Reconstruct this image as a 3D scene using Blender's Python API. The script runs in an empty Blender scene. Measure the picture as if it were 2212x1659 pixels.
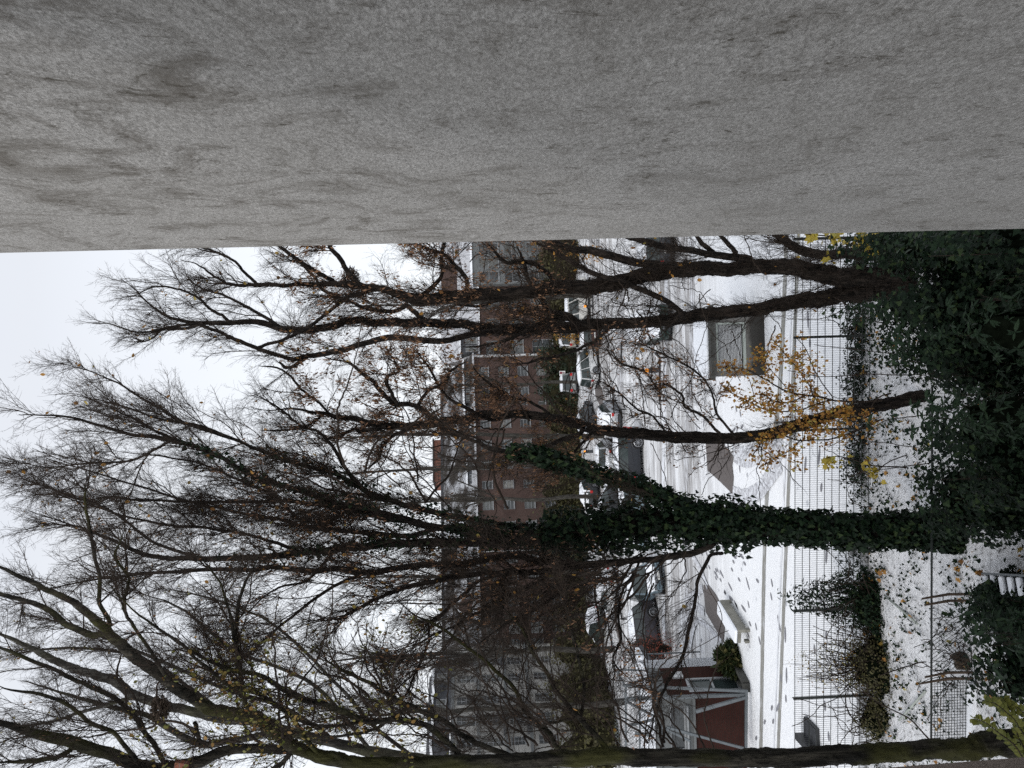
import bpy, bmesh, math, random
import numpy as np
from mathutils import Vector, Matrix
PI = math.pi
rng = np.random.default_rng(7)
random.seed(7)
sc = bpy.context.scene
COL = sc.collection

# ---------------------------------------------------------------- camera geometry
F = 1620.0; CX, CY = 1106.0, 829.5          # focal length and centre of a 2212 x 1659 frame
H = 10.0
P = math.radians(2.3); R_ = math.radians(1.8)
Fw = np.array([0, math.cos(P), -math.sin(P)]); Dn = np.array([0, -math.sin(P), -math.cos(P)]); Rt = np.array([1., 0, 0])
EX = math.cos(R_) * Dn - math.sin(R_) * Rt
EY = -math.sin(R_) * Dn - math.cos(R_) * Rt
CAM = np.array([0, 0, H])
def ray(x, y): return Fw * F + EX * (x - CX) + EY * (y - CY)
def at(x, y, Y):
    d = ray(x, y); return CAM + d * (Y / d[1])
def gnd(x, y, z=0.0):
    d = ray(x, y); return CAM + d * ((z - H) / d[2])
def plane_hit(x, y, p0, ang):
    """ray against the vertical plane through p0 running along angle ang: (u along plane, z)"""
    d = ray(x, y); n = (-math.sin(ang), math.cos(ang))
    t = (p0[0] * n[0] + p0[1] * n[1]) / (d[0] * n[0] + d[1] * n[1])
    q = CAM + d * t
    return (q[0] - p0[0]) * math.cos(ang) + (q[1] - p0[1]) * math.sin(ang), q[2]

cd = bpy.data.cameras.new('camera'); cam = bpy.data.objects.new('camera', cd); COL.objects.link(cam)
cd.sensor_width = 36; cd.lens = 36 * F / 2212; cd.clip_start = 0.05; cd.clip_end = 2000
X, Yc, Z = EX, -EY, -Fw
sc.cycles.max_bounces = 4; sc.cycles.diffuse_bounces = 2; sc.cycles.glossy_bounces = 2; sc.cycles.transmission_bounces = 2; sc.cycles.use_denoising = False
cam.matrix_world = Matrix(((X[0], Yc[0], Z[0], 0), (X[1], Yc[1], Z[1], 0), (X[2], Yc[2], Z[2], H), (0, 0, 0, 1)))
sc.camera = cam

# ---------------------------------------------------------------- objects
def tag(o, label=None, cat=None, group=None, kind=None):
    if label: o['label'] = label
    if cat: o['category'] = cat
    if group: o['group'] = group
    if kind: o['kind'] = kind
    return o
def thing(name, label, cat, loc=(0, 0, 0), rz=0, group=None):
    o = bpy.data.objects.new(name, None); COL.objects.link(o)
    o.location = [float(v) for v in loc]; o.rotation_euler = (0, 0, rz); o.empty_display_size = .3
    return tag(o, label, cat, group)
def copy_tree(o, parent=None):
    c = o.copy(); COL.objects.link(c); c.parent = parent
    for ch in o.children: copy_tree(ch, c)
    return c

class MB:
    """collects polygons, builds ONE mesh object"""
    def __init__(s): s.v = []; s.f = []; s.m = []
    def add(s, vs, fs, mi=0):
        b = len(s.v); s.v += [tuple(float(c) for c in v) for v in vs]; s.f += [tuple(b + i for i in f) for f in fs]; s.m += [mi] * len(fs)
    def box(s, c, d, rz=0, mi=0, ry=0, rx=0):
        M = Matrix.Rotation(rz, 3, 'Z') @ Matrix.Rotation(ry, 3, 'Y') @ Matrix.Rotation(rx, 3, 'X')
        vs = []
        for i in (-1, 1):
            for j in (-1, 1):
                for k in (-1, 1):
                    q = M @ Vector((i * d[0] / 2, j * d[1] / 2, k * d[2] / 2)); vs.append((q.x + c[0], q.y + c[1], q.z + c[2]))
        s.add(vs, [(0, 1, 3, 2), (4, 6, 7, 5), (0, 4, 5, 1), (2, 3, 7, 6), (0, 2, 6, 4), (1, 5, 7, 3)], mi)
    def bar(s, a, b, w, h=None, mi=0):
        a = Vector(a); b = Vector(b); h = h or w; d = (b - a)
        t = d.normalized(); ref = Vector((0, 0, 1)) if abs(t.z) < .9 else Vector((1, 0, 0))
        u = t.cross(ref).normalized(); v = u.cross(t)
        vs = [p + u * i * w / 2 + v * j * h / 2 for p in (a, b) for i, j in ((-1, -1), (1, -1), (1, 1), (-1, 1))]
        s.add(vs, [(3, 2, 1, 0), (4, 5, 6, 7), (0, 1, 5, 4), (1, 2, 6, 5), (2, 3, 7, 6), (3, 0, 4, 7)], mi)
    def tube(s, pts, rad, k=8, mi=0, closed=False):
        pts = [Vector(p) for p in pts]; n = len(pts)
        if not hasattr(rad, '__len__'): rad = [rad] * n
        vs = []
        for i, p in enumerate(pts):
            t = (pts[(i + 1) % n] - pts[i - 1]) if closed else (pts[min(i + 1, n - 1)] - pts[max(i - 1, 0)])
            t.normalize(); ref = Vector((.13, .97, .21)) if abs(t.y) < .8 else Vector((1, 0, .1))
            u = t.cross(ref).normalized(); v = t.cross(u)
            vs += [p + (u * math.cos(2 * PI * j / k) + v * math.sin(2 * PI * j / k)) * rad[i] for j in range(k)]
        fs = []
        for i in range(n if closed else n - 1):
            a, b = i * k, ((i + 1) % n) * k
            fs += [(a + j, a + (j + 1) % k, b + (j + 1) % k, b + j) for j in range(k)]
        if not closed: fs += [tuple(range(k))[::-1], tuple((n - 1) * k + j for j in range(k))]
        s.add(vs, fs, mi)
    def cyl(s, a, b, r, k=16, mi=0): s.tube([a, b], r, k, mi)
    def build(s, name, mats, parent=None, smooth=False, bevel=0):
        me = bpy.data.meshes.new(name); me.from_pydata(s.v, [], s.f)
        for m in (mats if isinstance(mats, (list, tuple)) else [mats]): me.materials.append(m)
        me.polygons.foreach_set('material_index', s.m)
        if smooth: me.polygons.foreach_set('use_smooth', [True] * len(s.f))
        me.update()
        o = bpy.data.objects.new(name, me); COL.objects.link(o)
        if parent: o.parent = parent
        if bevel:
            b = o.modifiers.new('bevel', 'BEVEL'); b.width = bevel; b.segments = 2; b.limit_method = 'ANGLE'
        return o

def mesh_np(name, parts, mats, parent=None, smooth=False):
    """parts: list of (verts Nx3, faces Mxk, material index); uniform k inside a part"""
    V = []; L = []; S = []; T = []; MI = []; b = 0; ls = 0
    for v, f, mi in parts:
        if len(v) == 0 or len(f) == 0: continue
        V.append(v); L.append((f + b).ravel()); k = f.shape[1]; m = len(f)
        S.append(ls + np.arange(m) * k); T.append(np.full(m, k)); MI.append(np.full(m, mi)); ls += m * k; b += len(v)
    V = np.concatenate(V); L = np.concatenate(L); S = np.concatenate(S); T = np.concatenate(T); MI = np.concatenate(MI)
    me = bpy.data.meshes.new(name)
    me.vertices.add(len(V)); me.vertices.foreach_set('co', V.astype(np.float32).ravel())
    me.loops.add(len(L)); me.loops.foreach_set('vertex_index', L.astype(np.int32))
    me.polygons.add(len(S)); me.polygons.foreach_set('loop_start', S.astype(np.int32)); me.polygons.foreach_set('loop_total', T.astype(np.int32))
    for m in (mats if isinstance(mats, (list, tuple)) else [mats]): me.materials.append(m)
    me.polygons.foreach_set('material_index', MI.astype(np.int32))
    me.polygons.foreach_set('use_smooth', np.full(len(S), smooth))
    me.update(calc_edges=True); me.validate()
    o = bpy.data.objects.new(name, me); COL.objects.link(o)
    if parent: o.parent = parent
    return o

def nrm(a): return a / np.maximum(np.linalg.norm(a, axis=-1, keepdims=True), 1e-9)
def tubes_np(pts, rad, k=3):
    B, n, _ = pts.shape
    t = np.gradient(pts, axis=1); t = nrm(t)
    ref = np.array([.21, .93, .3]); u = nrm(np.cross(t, ref)); v = np.cross(t, u)
    a = np.arange(k) * 2 * PI / k
    ring = u[:, :, None, :] * np.cos(a)[None, None, :, None] + v[:, :, None, :] * np.sin(a)[None, None, :, None]
    V = (pts[:, :, None, :] + ring * rad[:, :, None, None]).reshape(-1, 3)
    base = (np.arange(B) * n * k)[:, None, None]; i = (np.arange(n - 1) * k)[None, :, None]; j = np.arange(k)[None, None, :]; j2 = (j + 1) % k
    q = np.stack([base + i + j, base + i + j2, base + i + k + j2, base + i + k + j], -1).reshape(-1, 4)
    return V, q
LEAF = {
 'oval': np.array([(0, 0), (.3, .28), (.62, .32), (1, 0), (.62, -.32), (.3, -.28)]),
 'slim': np.array([(0, 0), (.3, .13), (.65, .14), (1, 0), (.65, -.14), (.3, -.13)]),
 'ivy': np.array([(0, .0), (-.08, .34), (.22, .5), (.42, .3), (1, 0), (.42, -.3), (.22, -.5), (-.08, -.34)]),
 'maple': np.array([(0, 0), (-.1, .35), (.2, .3), (.3, .62), (.5, .3), (.62, .32), (.72, .12), (1, 0), (.72, -.12), (.62, -.32), (.5, -.3), (.3, -.62), (.2, -.3), (-.1, -.35)]),
}
def leaves_np(c, size, kind='oval', up=.0, face=None, fold=.12, dirs=None):
    """c Nx3; face: preferred normal (N x3 or 3)"""
    N = len(c); nn = rng.normal(size=(N, 3))
    if face is not None: nn = nn * .55 + face * 1.0
    nn = nrm(nn + np.array([0, 0, up]))
    d = rng.normal(size=(N, 3)) if dirs is None else dirs + rng.normal(size=(N, 3)) * .25
    u = nrm(d - (d * nn).sum(1, keepdims=True) * nn); w = np.cross(nn, u)
    s = size * rng.uniform(.45, 1.35, N)
    T = LEAF[kind]; k = len(T)
    bend = -fold * (T[:, 0] ** 2) + fold * np.abs(T[:, 1]) * 1.2
    V = c[:, None, :] + (u[:, None, :] * T[None, :, 0:1] + w[:, None, :] * T[None, :, 1:2] + nn[:, None, :] * bend[None, :, None]) * s[:, None, None]
    return V.reshape(-1, 3), np.arange(N * k).reshape(N, k)

# ---------------------------------------------------------------- materials
class NT:
    def __init__(s, name, world=False):
        if world: s.m = bpy.data.worlds.new(name)
        else: s.m = bpy.data.materials.new(name)
        s.m.use_nodes = True; s.t = s.m.node_tree; s.t.nodes.clear()
    def n(s, typ, **kw):
        x = s.t.nodes.new(typ)
        for k, v in kw.items():
            if k.startswith('i_'):
                key = k[2:]; key = int(key) if key.isdigit() else key.replace('_', ' ')
                x.inputs[key].default_value = v
            else: setattr(x, k, v)
        return x
    def l(s, a, b): s.t.links.new(a, b)
    def coords(s, scale=(1, 1, 1), world=True, rot=(0, 0, 0)):
        if world: c = s.n('ShaderNodeNewGeometry').outputs['Position']
        else: c = s.n('ShaderNodeTexCoord').outputs['Object']
        mp = s.n('ShaderNodeMapping'); mp.inputs['Scale'].default_value = scale; mp.inputs['Rotation'].default_value = rot
        s.l(c, mp.inputs['Vector']); return mp.outputs[0]
    def noise(s, vec, scale, detail=4, rough=.5, dist=0):
        x = s.n('ShaderNodeTexNoise'); x.inputs['Scale'].default_value = scale; x.inputs['Detail'].default_value = detail
        x.inputs['Roughness'].default_value = rough; x.inputs['Distortion'].default_value = dist; s.l(vec, x.inputs['Vector']); return x.outputs['Fac']
    def ramp(s, fac, stops, interp='LINEAR'):
        x = s.n('ShaderNodeValToRGB'); x.color_ramp.interpolation = interp; e = x.color_ramp.elements
        while len(e) < len(stops): e.new(.5)
        for i, (p, c) in enumerate(stops):
            e[i].position = p; e[i].color = (c if hasattr(c, '__len__') else (c, c, c)) + ((1,) if not hasattr(c, '__len__') or len(c) == 3 else ())
        s.l(fac, x.inputs['Fac']); return x.outputs['Color']
    def mix(s, f, a, b, mode='MIX'):
        x = s.n('ShaderNodeMix', data_type='RGBA', blend_type=mode)
        for k, v in ((0, f), (6, a), (7, b)):
            if hasattr(v, 'is_linked'): s.l(v, x.inputs[k])
            elif k == 0: x.inputs[0].default_value = v
            else: x.inputs[k].default_value = tuple(v) + (1,)
        return x.outputs[2]
    def math(s, op, a, b=0, clamp=False):
        x = s.n('ShaderNodeMath', operation=op, use_clamp=clamp)
        for k, v in ((0, a), (1, b)):
            if hasattr(v, 'is_linked'): s.l(v, x.inputs[k])
            else: x.inputs[k].default_value = v
        return x.outputs[0]
    def out(s, color, rough=.85, bump=None, bstr=.3, bdist=.02, metal=0, spec=.3, trans=0, sss=0):
        b = s.n('ShaderNodeBsdfPrincipled')
        if hasattr(color, 'is_linked'): s.l(color, b.inputs['Base Color'])
        else: b.inputs['Base Color'].default_value = tuple(color) + (1,)
        if hasattr(rough, 'is_linked'): s.l(rough, b.inputs['Roughness'])
        else: b.inputs['Roughness'].default_value = rough
        b.inputs['Metallic'].default_value = metal; b.inputs['Specular IOR Level'].default_value = spec
        if trans: b.inputs['Transmission Weight'].default_value = trans
        if bump is not None:
            bp = s.n('ShaderNodeBump'); bp.inputs['Strength'].default_value = bstr; bp.inputs['Distance'].default_value = bdist
            s.l(bump, bp.inputs['Height']); s.l(bp.outputs[0], b.inputs['Normal'])
        o = s.n('ShaderNodeOutputMaterial'); s.l(b.outputs[0], o.inputs[0]); return s.m

def plain(name, c, rough=.6, metal=0, spec=.4, var=.15, scale=3.0):
    t = NT(name); v = t.coords()
    n = t.noise(v, scale, 5, .6)
    col = t.mix(t.ramp(n, [(.3, 0), (.7, 1)]), [x * (1 - var) for x in c], [min(1, x * (1 + var)) for x in c])
    return t.out(col, rough, metal=metal, spec=spec)
def leafmat(name, stops, rough=.55, spec=.3):
    t = NT(name); g = t.n('ShaderNodeNewGeometry')
    col = t.ramp(g.outputs['Random Per Island'], stops)
    b = t.n('ShaderNodeBsdfPrincipled'); t.l(col, b.inputs['Base Color']); b.inputs['Roughness'].default_value = rough
    b.inputs['Specular IOR Level'].default_value = spec
    tr = t.n('ShaderNodeBsdfTranslucent'); t.l(col, tr.inputs['Color'])
    mx = t.n('ShaderNodeMixShader'); mx.inputs[0].default_value = .22; t.l(b.outputs[0], mx.inputs[1]); t.l(tr.outputs[0], mx.inputs[2])
    o = t.n('ShaderNodeOutputMaterial'); t.l(mx.outputs[0], o.inputs[0]); return t.m
def barkmat(name, dark, light, moss=None, snow=.0, sc_=6.0, stretch=.25):
    t = NT(name); v = t.coords((1, 1, stretch))
    n = t.noise(v, sc_, 8, .65, .6); n2 = t.noise(t.coords((1, 1, .5)), 1.3, 3)
    fz = t.noise(t.coords((1, 1, stretch * .5)), sc_ * 2.6, 6, .7, 1.2)
    col = t.mix(t.ramp(n, [(.38, 0), (.62, 1)]), dark, light); col = t.mix(t.ramp(fz, [(.4, .8), (.52, 0)]), col, [c * .4 for c in dark]); n = t.math('ADD', n, t.math('MULTIPLY', t.ramp(fz, [(.36, 0), (.55, 1)]), .8))
    if moss: col = t.mix(t.ramp(n2, [(.48, 0), (.62, .85)]), col, moss)
    if snow:
        g = t.n('ShaderNodeNewGeometry'); sp = t.n('ShaderNodeSeparateXYZ'); t.l(g.outputs['Normal'], sp.inputs[0])
        f = t.math('MULTIPLY', t.ramp(sp.outputs[2], [(.75, 0), (.9, 1)]), t.ramp(t.noise(t.coords(), 2.2, 3), [(.62 - snow, 0), (.68 - snow, 1)]))
        col = t.mix(f, col, (.8, .83, .88))
    return t.out(col, .95, n, .9, .03, spec=.15)

SNOWC = (.86, .88, .92)
def snow_mat(name='snow'):
    t = NT(name); v = t.coords()
    n = t.noise(v, 1.7, 8, .6)
    return t.out(t.mix(n, (.80, .83, .88), (.9, .92, .95)), .8, n, .5, .08, spec=.25)
M = {}
M['snow'] = snow_mat()
M['bark'] = barkmat('dark_bark', (.009, .0075, .0065), (.045, .036, .03), None, .03, 9)
M['bark_moss'] = barkmat('mossy_bark', (.008, .0075, .006), (.055, .05, .04), (.045, .045, .014), 0, 5, .12)
M['bark_grey'] = barkmat('grey_bark', (.025, .023, .02), (.09, .085, .075), (.05, .05, .03))
M['bark_far'] = barkmat('far_bark', (.04, .037, .032), (.085, .08, .07))
M['twig'] = plain('twig_bark', (.034, .026, .021), .9, var=.4, spec=.1)
M['twig_far'] = plain('far_twig_bark', (.06, .052, .045), .9, var=.3, spec=.1)
M['leaf_brown'] = leafmat('dead_brown_leaf', [(0, (.06, .032, .018)), (.5, (.18, .095, .052)), (1, (.32, .18, .1))])
M['leaf_orange'] = leafmat('orange_leaf', [(0, (.16, .07, .02)), (.35, (.34, .17, .035)), (.7, (.42, .22, .05)), (1, (.3, .26, .06))])
M['leaf_yellow'] = leafmat('yellow_leaf', [(0, (.3, .24, .04)), (.6, (.5, .38, .06)), (1, (.36, .34, .08))])
M['leaf_lime'] = leafmat('yellow_green_leaf', [(0, (.07, .085, .015)), (1, (.17, .17, .03))])
M['leaf_mix'] = leafmat('autumn_mix_leaf', [(0, (.2, .09, .03)), (.35, (.25, .2, .05)), (.7, (.16, .17, .05)), (1, (.3, .17, .05))])
M['ivy'] = leafmat('ivy_leaf', [(0, (.003, .008, .004)), (.5, (.008, .018, .009)), (.85, (.016, .032, .015)), (1, (.035, .055, .02))], .5, .12)
M['rhodo'] = leafmat('rhododendron_leaf', [(0, (.006, .015, .006)), (.6, (.013, .03, .013)), (1, (.024, .046, .021))], .5, .2)
M['shrub'] = leafmat('hedge_leaf', [(0, (.035, .03, .012)), (.5, (.06, .055, .02)), (1, (.09, .085, .03))])
M['shrub_green'] = leafmat('green_hedge_leaf', [(0, (.012, .022, .012)), (1, (.03, .045, .02))])
M['red_leaf'] = leafmat('red_brown_leaf', [(0, (.09, .025, .015)), (1, (.26, .06, .035))])
M['grassy'] = leafmat('long_green_blade', [(0, (.015, .026, .009)), (.7, (.038, .052, .018)), (1, (.12, .11, .045))])
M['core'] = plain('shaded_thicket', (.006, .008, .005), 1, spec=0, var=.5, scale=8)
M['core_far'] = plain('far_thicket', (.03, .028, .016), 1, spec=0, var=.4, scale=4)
M['concrete'] = plain('weathered_concrete', (.2, .195, .17), .95, var=.3, scale=2.5)
M['concrete_dark'] = plain('wet_concrete', (.055, .055, .05), .9, var=.45, scale=3)
M['white'] = plain('white_paint', (.52, .53, .54), .5, var=.05)
M['window_white'] = plain('window_paint', (.27, .28, .29), .5, var=.2)
M['offwhite'] = plain('off_white_render', (.31, .305, .29), .9, var=.22, scale=1)
M['grey_render'] = plain('grey_render', (.13, .138, .14), .9, var=.12, scale=1)
M['dark'] = plain('dark_metal', (.02, .021, .024), .5, var=.2)
M['slate'] = plain('dark_slate', (.045, .048, .055), .7, var=.3, scale=6)
M['galv'] = plain('galvanised_steel', (.14, .155, .165), .45, metal=.6, var=.15, scale=5)
M['post'] = plain('dark_green_metal', (.018, .022, .02), .5, var=.3)
M['rubber'] = plain('tyre_rubber', (.012, .012, .013), .85)
M['alloy'] = plain('alloy_wheel', (.35, .36, .38), .35, metal=.7)
M['lamp'] = None
M['red'] = plain('red_plastic', (.45, .02, .02), .35, var=.1)
M['plate'] = plain('number_plate_white', (.7, .7, .68), .4, var=.03)
M['wood'] = plain('weathered_wood', (.07, .05, .035), .9, var=.4, scale=12)
M['asphalt'] = plain('bare_paving', (.125, .11, .105), .9, var=.08, scale=6)
M['pole'] = plain('pale_pole', (.35, .38, .35), .6)
t = NT('car_glass'); M['glass'] = t.out(t.mix(t.noise(t.coords(), 2, 3), (.012, .018, .018), (.05, .065, .065)), .08, spec=.6)
t = NT('window_glass'); oi = t.n('ShaderNodeObjectInfo'); M['pane'] = t.out(t.mix(t.ramp(t.noise(t.coords(), .9, 3), [(.4, 0), (.6, .5)]), t.ramp(oi.outputs['Random'], [(0, (.015, .017, .018)), (.45, (.04, .044, .046)), (.6, (.12, .12, .11)), (.8, (.05, .055, .05)), (1, (.22, .21, .19))]), (.1, .11, .115)), .12, spec=.5)
t = NT('amber_lamp_glow'); b = t.n('ShaderNodeEmission'); b.inputs[0].default_value = (1, .36, .05, 1); b.inputs[1].default_value = 1.6
o = t.n('ShaderNodeOutputMaterial'); t.l(b.outputs[0], o.inputs[0]); M['lamp'] = t.m
def paint(name, c, rough=.3):
    t = NT(name); n = t.noise(t.coords(), 4, 5, .6)
    return t.out(t.mix(t.ramp(n, [(.35, 0), (.7, 1)]), c, [x * .7 + .008 for x in c]), rough + .1, spec=.35)
def brick(name, c1, c2, mortar, s=1.0):
    t = NT(name); tc = t.n('ShaderNodeTexCoord'); sp = t.n('ShaderNodeSeparateXYZ'); t.l(tc.outputs['Object'], sp.inputs[0])
    cb = t.n('ShaderNodeCombineXYZ'); t.l(t.math('ADD', sp.outputs[0], sp.outputs[1]), cb.inputs[0]); t.l(sp.outputs[2], cb.inputs[1])
    b = t.n('ShaderNodeTexBrick'); t.l(cb.outputs[0], b.inputs['Vector'])
    b.inputs['Scale'].default_value = s; b.inputs['Brick Width'].default_value = .25; b.inputs['Row Height'].default_value = .08
    b.inputs['Mortar Size'].default_value = .009; b.inputs['Bias'].default_value = -.2
    b.inputs['Color1'].default_value = tuple(c1) + (1,); b.inputs['Color2'].default_value = tuple(c2) + (1,); b.inputs['Mortar'].default_value = tuple(mortar) + (1,)
    n = t.noise(t.coords(), .7, 5)
    col = t.mix(t.ramp(n, [(.35, 0), (.7, .45)]), b.outputs['Color'], [x * .5 for x in c1])
    return t.out(col, .95, b.outputs['Fac'], -.3, .01, spec=.15)
M['brick'] = brick('hazed_brown_red_brick', (.075, .046, .04), (.1, .06, .05), (.095, .082, .074))  # brown of the far houses lifted paler, distance haze put into the colour
M['brick_shed'] = brick('dark_red_brick', (.042, .015, .012), (.03, .012, .01), (.024, .018, .015))
M['brick_orange'] = brick('orange_red_brick', (.24, .095, .065), (.19, .075, .055), (.17, .12, .1))
def roof_snow(name, base, snowamt=.5):
    t = NT(name); tc = t.n('ShaderNodeTexCoord'); sp = t.n('ShaderNodeSeparateXYZ'); t.l(tc.outputs['Object'], sp.inputs[0])
    cb = t.n('ShaderNodeCombineXYZ'); t.l(sp.outputs[0], cb.inputs[0]); t.l(sp.outputs[2], cb.inputs[1])
    b = t.n('ShaderNodeTexBrick'); t.l(cb.outputs[0], b.inputs['Vector']); b.offset = 0
    b.inputs['Brick Width'].default_value = .42; b.inputs['Row Height'].default_value = .34; b.inputs['Mortar Size'].default_value = .1
    b.inputs['Color1'].default_value = b.inputs['Color2'].default_value = (1, 1, 1, 1); b.inputs['Mortar'].default_value = (.1, .1, .1, 1); b.inputs['Mortar Smooth'].default_value = .6
    n = t.noise(t.coords((.5, 1, 1)), .45, 7, .65)
    f = t.math('MULTIPLY', b.outputs['Color'], t.ramp(n, [(.66 - snowamt * .5, 0), (.76 - snowamt * .5, 1)]))
    return t.out(t.mix(f, base, (.74, .77, .82)), .8, spec=.2)
M['roof_tile'] = roof_snow('snow_dusted_tiles', (.045, .04, .038), .42)
M['roof_snowy'] = roof_snow('snowy_roof_tiles', (.2, .19, .19), .9)
M['roof_dark'] = roof_snow('dark_roof_tiles', (.05, .045, .045), .2)
# ---------------------------------------------------------------- world and sun
t = NT('World', world=True); w = t.m; sc.world = w
sky = t.n('ShaderNodeTexSky', sky_type='NISHITA'); sky.sun_disc = False
SUN_EL, SUN_ROT = math.radians(38), math.radians(205)
sky.sun_elevation = SUN_EL; sky.sun_rotation = SUN_ROT; sky.air_density = 1; sky.dust_density = 3
tc = t.n('ShaderNodeTexCoord'); mp = t.n('ShaderNodeMapping'); mp.inputs['Scale'].default_value = (1, 1, 2.2); t.l(tc.outputs['Generated'], mp.inputs[0])
n = t.noise(mp.outputs[0], 1.6, 3, .5, .4)
sp = t.n('ShaderNodeSeparateXYZ'); t.l(tc.outputs['Generated'], sp.inputs[0])
grad = t.ramp(sp.outputs[2], [(0, (9.2, 9.6, 10.1)), (.25, (9.0, 9.5, 10.1)), (.5, (6.2, 6.5, 7.1)), (1, (5.6, 5.9, 6.5))])
cloud = t.mix(t.ramp(n, [(.3, 0), (.7, .8)]), grad, (6.4, 6.55, 6.8))
mixc = t.mix(.93, sky.outputs[0], cloud)
bg = t.n('ShaderNodeBackground'); t.l(mixc, bg.inputs[0]); bg.inputs[1].default_value = .138
o = t.n('ShaderNodeOutputWorld'); t.l(bg.outputs[0], o.inputs[0])
sl = bpy.data.lights.new('sun', 'SUN'); sl.energy = 1.5; sl.angle = math.radians(25); sl.color = (1, .97, .93)
so = bpy.data.objects.new('sun', sl); COL.objects.link(so)
# the hidden sun stands behind the houses on the right, high
dirv = Vector((math.sin(SUN_ROT) * math.cos(SUN_EL), math.cos(SUN_ROT) * math.cos(SUN_EL), math.sin(SUN_EL)))
so.rotation_euler = dirv.to_track_quat('Z', 'Y').to_euler(); so.location = (0, 0, 60)
sc.view_settings.view_transform = 'Standard'; sc.view_settings.look = 'None'; sc.view_settings.exposure = 0

# ---------------------------------------------------------------- ground
t = NT('snow_ground')
g = t.n('ShaderNodeNewGeometry'); sp = t.n('ShaderNodeSeparateXYZ'); t.l(g.outputs['Position'], sp.inputs[0])
base = t.mix(t.noise(t.coords(), .8, 6), (.86, .88, .91), (.95, .96, .97))
# slush streaks of the driving lane: long along x
st = t.noise(t.coords((.07, 1.3, 1), rot=(0, 0, .03)), 1.0, 7, .62, .5)
st2 = t.noise(t.coords((.35, 3.2, 1)), 1.0, 5, .7, .6)
lane = t.ramp(sp.outputs[1], [(0, 0), (1, 1)])
yv = t.math('DIVIDE', sp.outputs[1], 100)
lane = t.ramp(yv, [(.30, 0), (.335, .35), (.36, .75), (.385, .5), (.41, .9), (.445, .5), (.5, .35), (.56, .6), (.64, .75), (.78, .5)])
slf = t.math('MULTIPLY', t.math('ADD', t.ramp(st, [(.40, 0), (.56, .95)]), t.math('MULTIPLY', t.ramp(st2, [(.44, 0), (.6, 1)]), .7)), lane, True)
col = t.mix(slf, base, (.3, .29, .285))
# footprints
vo = t.n('ShaderNodeTexVoronoi'); vo.inputs['Scale'].default_value = 1.9; t.l(t.coords((1, .8, 1)), vo.inputs['Vector'])
foot = t.math('MULTIPLY', t.ramp(vo.outputs['Distance'], [(.12, 1), (.2, 0)]), t.ramp(t.noise(t.coords((.35, .35, 1)), 1.0, 2), [(.53, 0), (.57, .7)]))
foot = t.math('MULTIPLY', foot, t.ramp(yv, [(.2, 0), (.24, 1), (.38, 1), (.42, 0)]))
col = t.mix(foot, col, (.36, .37, .4))
M['snow_ground'] = t.out(col, .85, t.math('ADD', t.noise(t.coords(), 5, 8, .65), t.math('MULTIPLY', foot, -.6)), .6, .12, spec=.2)
mb = MB()
mb.add([(-700, -60, 0), (700, -60, 0), (700, 900, 0), (-700, 900, 0)], [(0, 1, 2, 3)])
tag(mb.build('ground', M['snow_ground']), kind='structure')

# garden floor: uneven snow with leaf litter pressed through
t = NT('garden_snow')
n1 = t.noise(t.coords(), 2.2, 8, .7, .6); n2 = t.noise(t.coords(), 9, 6, .7)
yv = t.n('ShaderNodeNewGeometry'); sp = t.n('ShaderNodeSeparateXYZ'); t.l(yv.outputs['Position'], sp.inputs[0])
near = t.ramp(t.math('DIVIDE', sp.outputs[1], 30), [(.36, 1), (.46, .2), (.60, .15), (.645, .75)])
f = t.math('ADD', t.math('MULTIPLY', t.ramp(n2, [(.56, 0), (.63, 1)]), .6), t.math('MULTIPLY', t.ramp(n1, [(.48, 0), (.62, 1)]), near), True)
M['garden'] = t.out(t.mix(f, (.93, .94, .96), (.05, .042, .03)), .9, t.math('ADD', n1, n2), .8, .15, spec=.2)
nx, ny = 120, 60; xs = np.linspace(-14, 9, nx); ys = np.linspace(3, 20.6, ny)
gx, gy = np.meshgrid(xs, ys); gz = .03 + .05 * np.sin(gx * 1.7 + gy) * np.cos(gy * 2.1) + rng.normal(size=gx.shape) * .012 + .04
lim = 19.3 + (-(gx - 0)) * .09
gy = np.minimum(gy, lim - .05); gz = np.where(gy >= lim - .06, .01, gz)
V = np.stack([gx, gy, gz], -1).reshape(-1, 3); ii = np.arange(nx * ny).reshape(ny, nx)
Fq = np.stack([ii[:-1, :-1], ii[:-1, 1:], ii[1:, 1:], ii[1:, :-1]], -1).reshape(-1, 4)
tag(mesh_np('garden_ground', [(V, Fq, 0)], M['garden'], smooth=True), kind='structure')

def ribbon(name, ptsD, wid, mat, z=.004, kind='structure', n=24, jag=.0):
    p = [gnd(x, y)[:2] for x, y in ptsD]
    P_ = []
    for i in range(len(p) - 1):
        for s in range(n): 
            q0 = p[max(i - 1, 0)]; q1 = p[i]; q2 = p[i + 1]; q3 = p[min(i + 2, len(p) - 1)]; u = s / n
            P_.append(.5 * ((2 * q1) + (-q0 + q2) * u + (2 * q0 - 5 * q1 + 4 * q2 - q3) * u * u + (-q0 + 3 * q1 - 3 * q2 + q3) * u ** 3))
    P_.append(p[-1]); P_ = np.array(P_); d = nrm(np.gradient(P_, axis=0)); nn = np.stack([-d[:, 1], d[:, 0]], -1)
    w1 = wid / 2 * (1 + jag * rng.normal(size=(len(P_), 1))); w2 = wid / 2 * (1 + jag * rng.normal(size=(len(P_), 1)))
    A = P_ + nn * w1; B = P_ - nn * w2; m = len(P_)
    V = np.concatenate([np.c_[A, np.full(m, z)], np.c_[B, np.full(m, z)]])
    i = np.arange(m - 1); Fq = np.stack([i, i + m, i + m + 1, i + 1], -1)
    return tag(mesh_np(name, [(V, Fq, 0)], mat), kind=kind)
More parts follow.
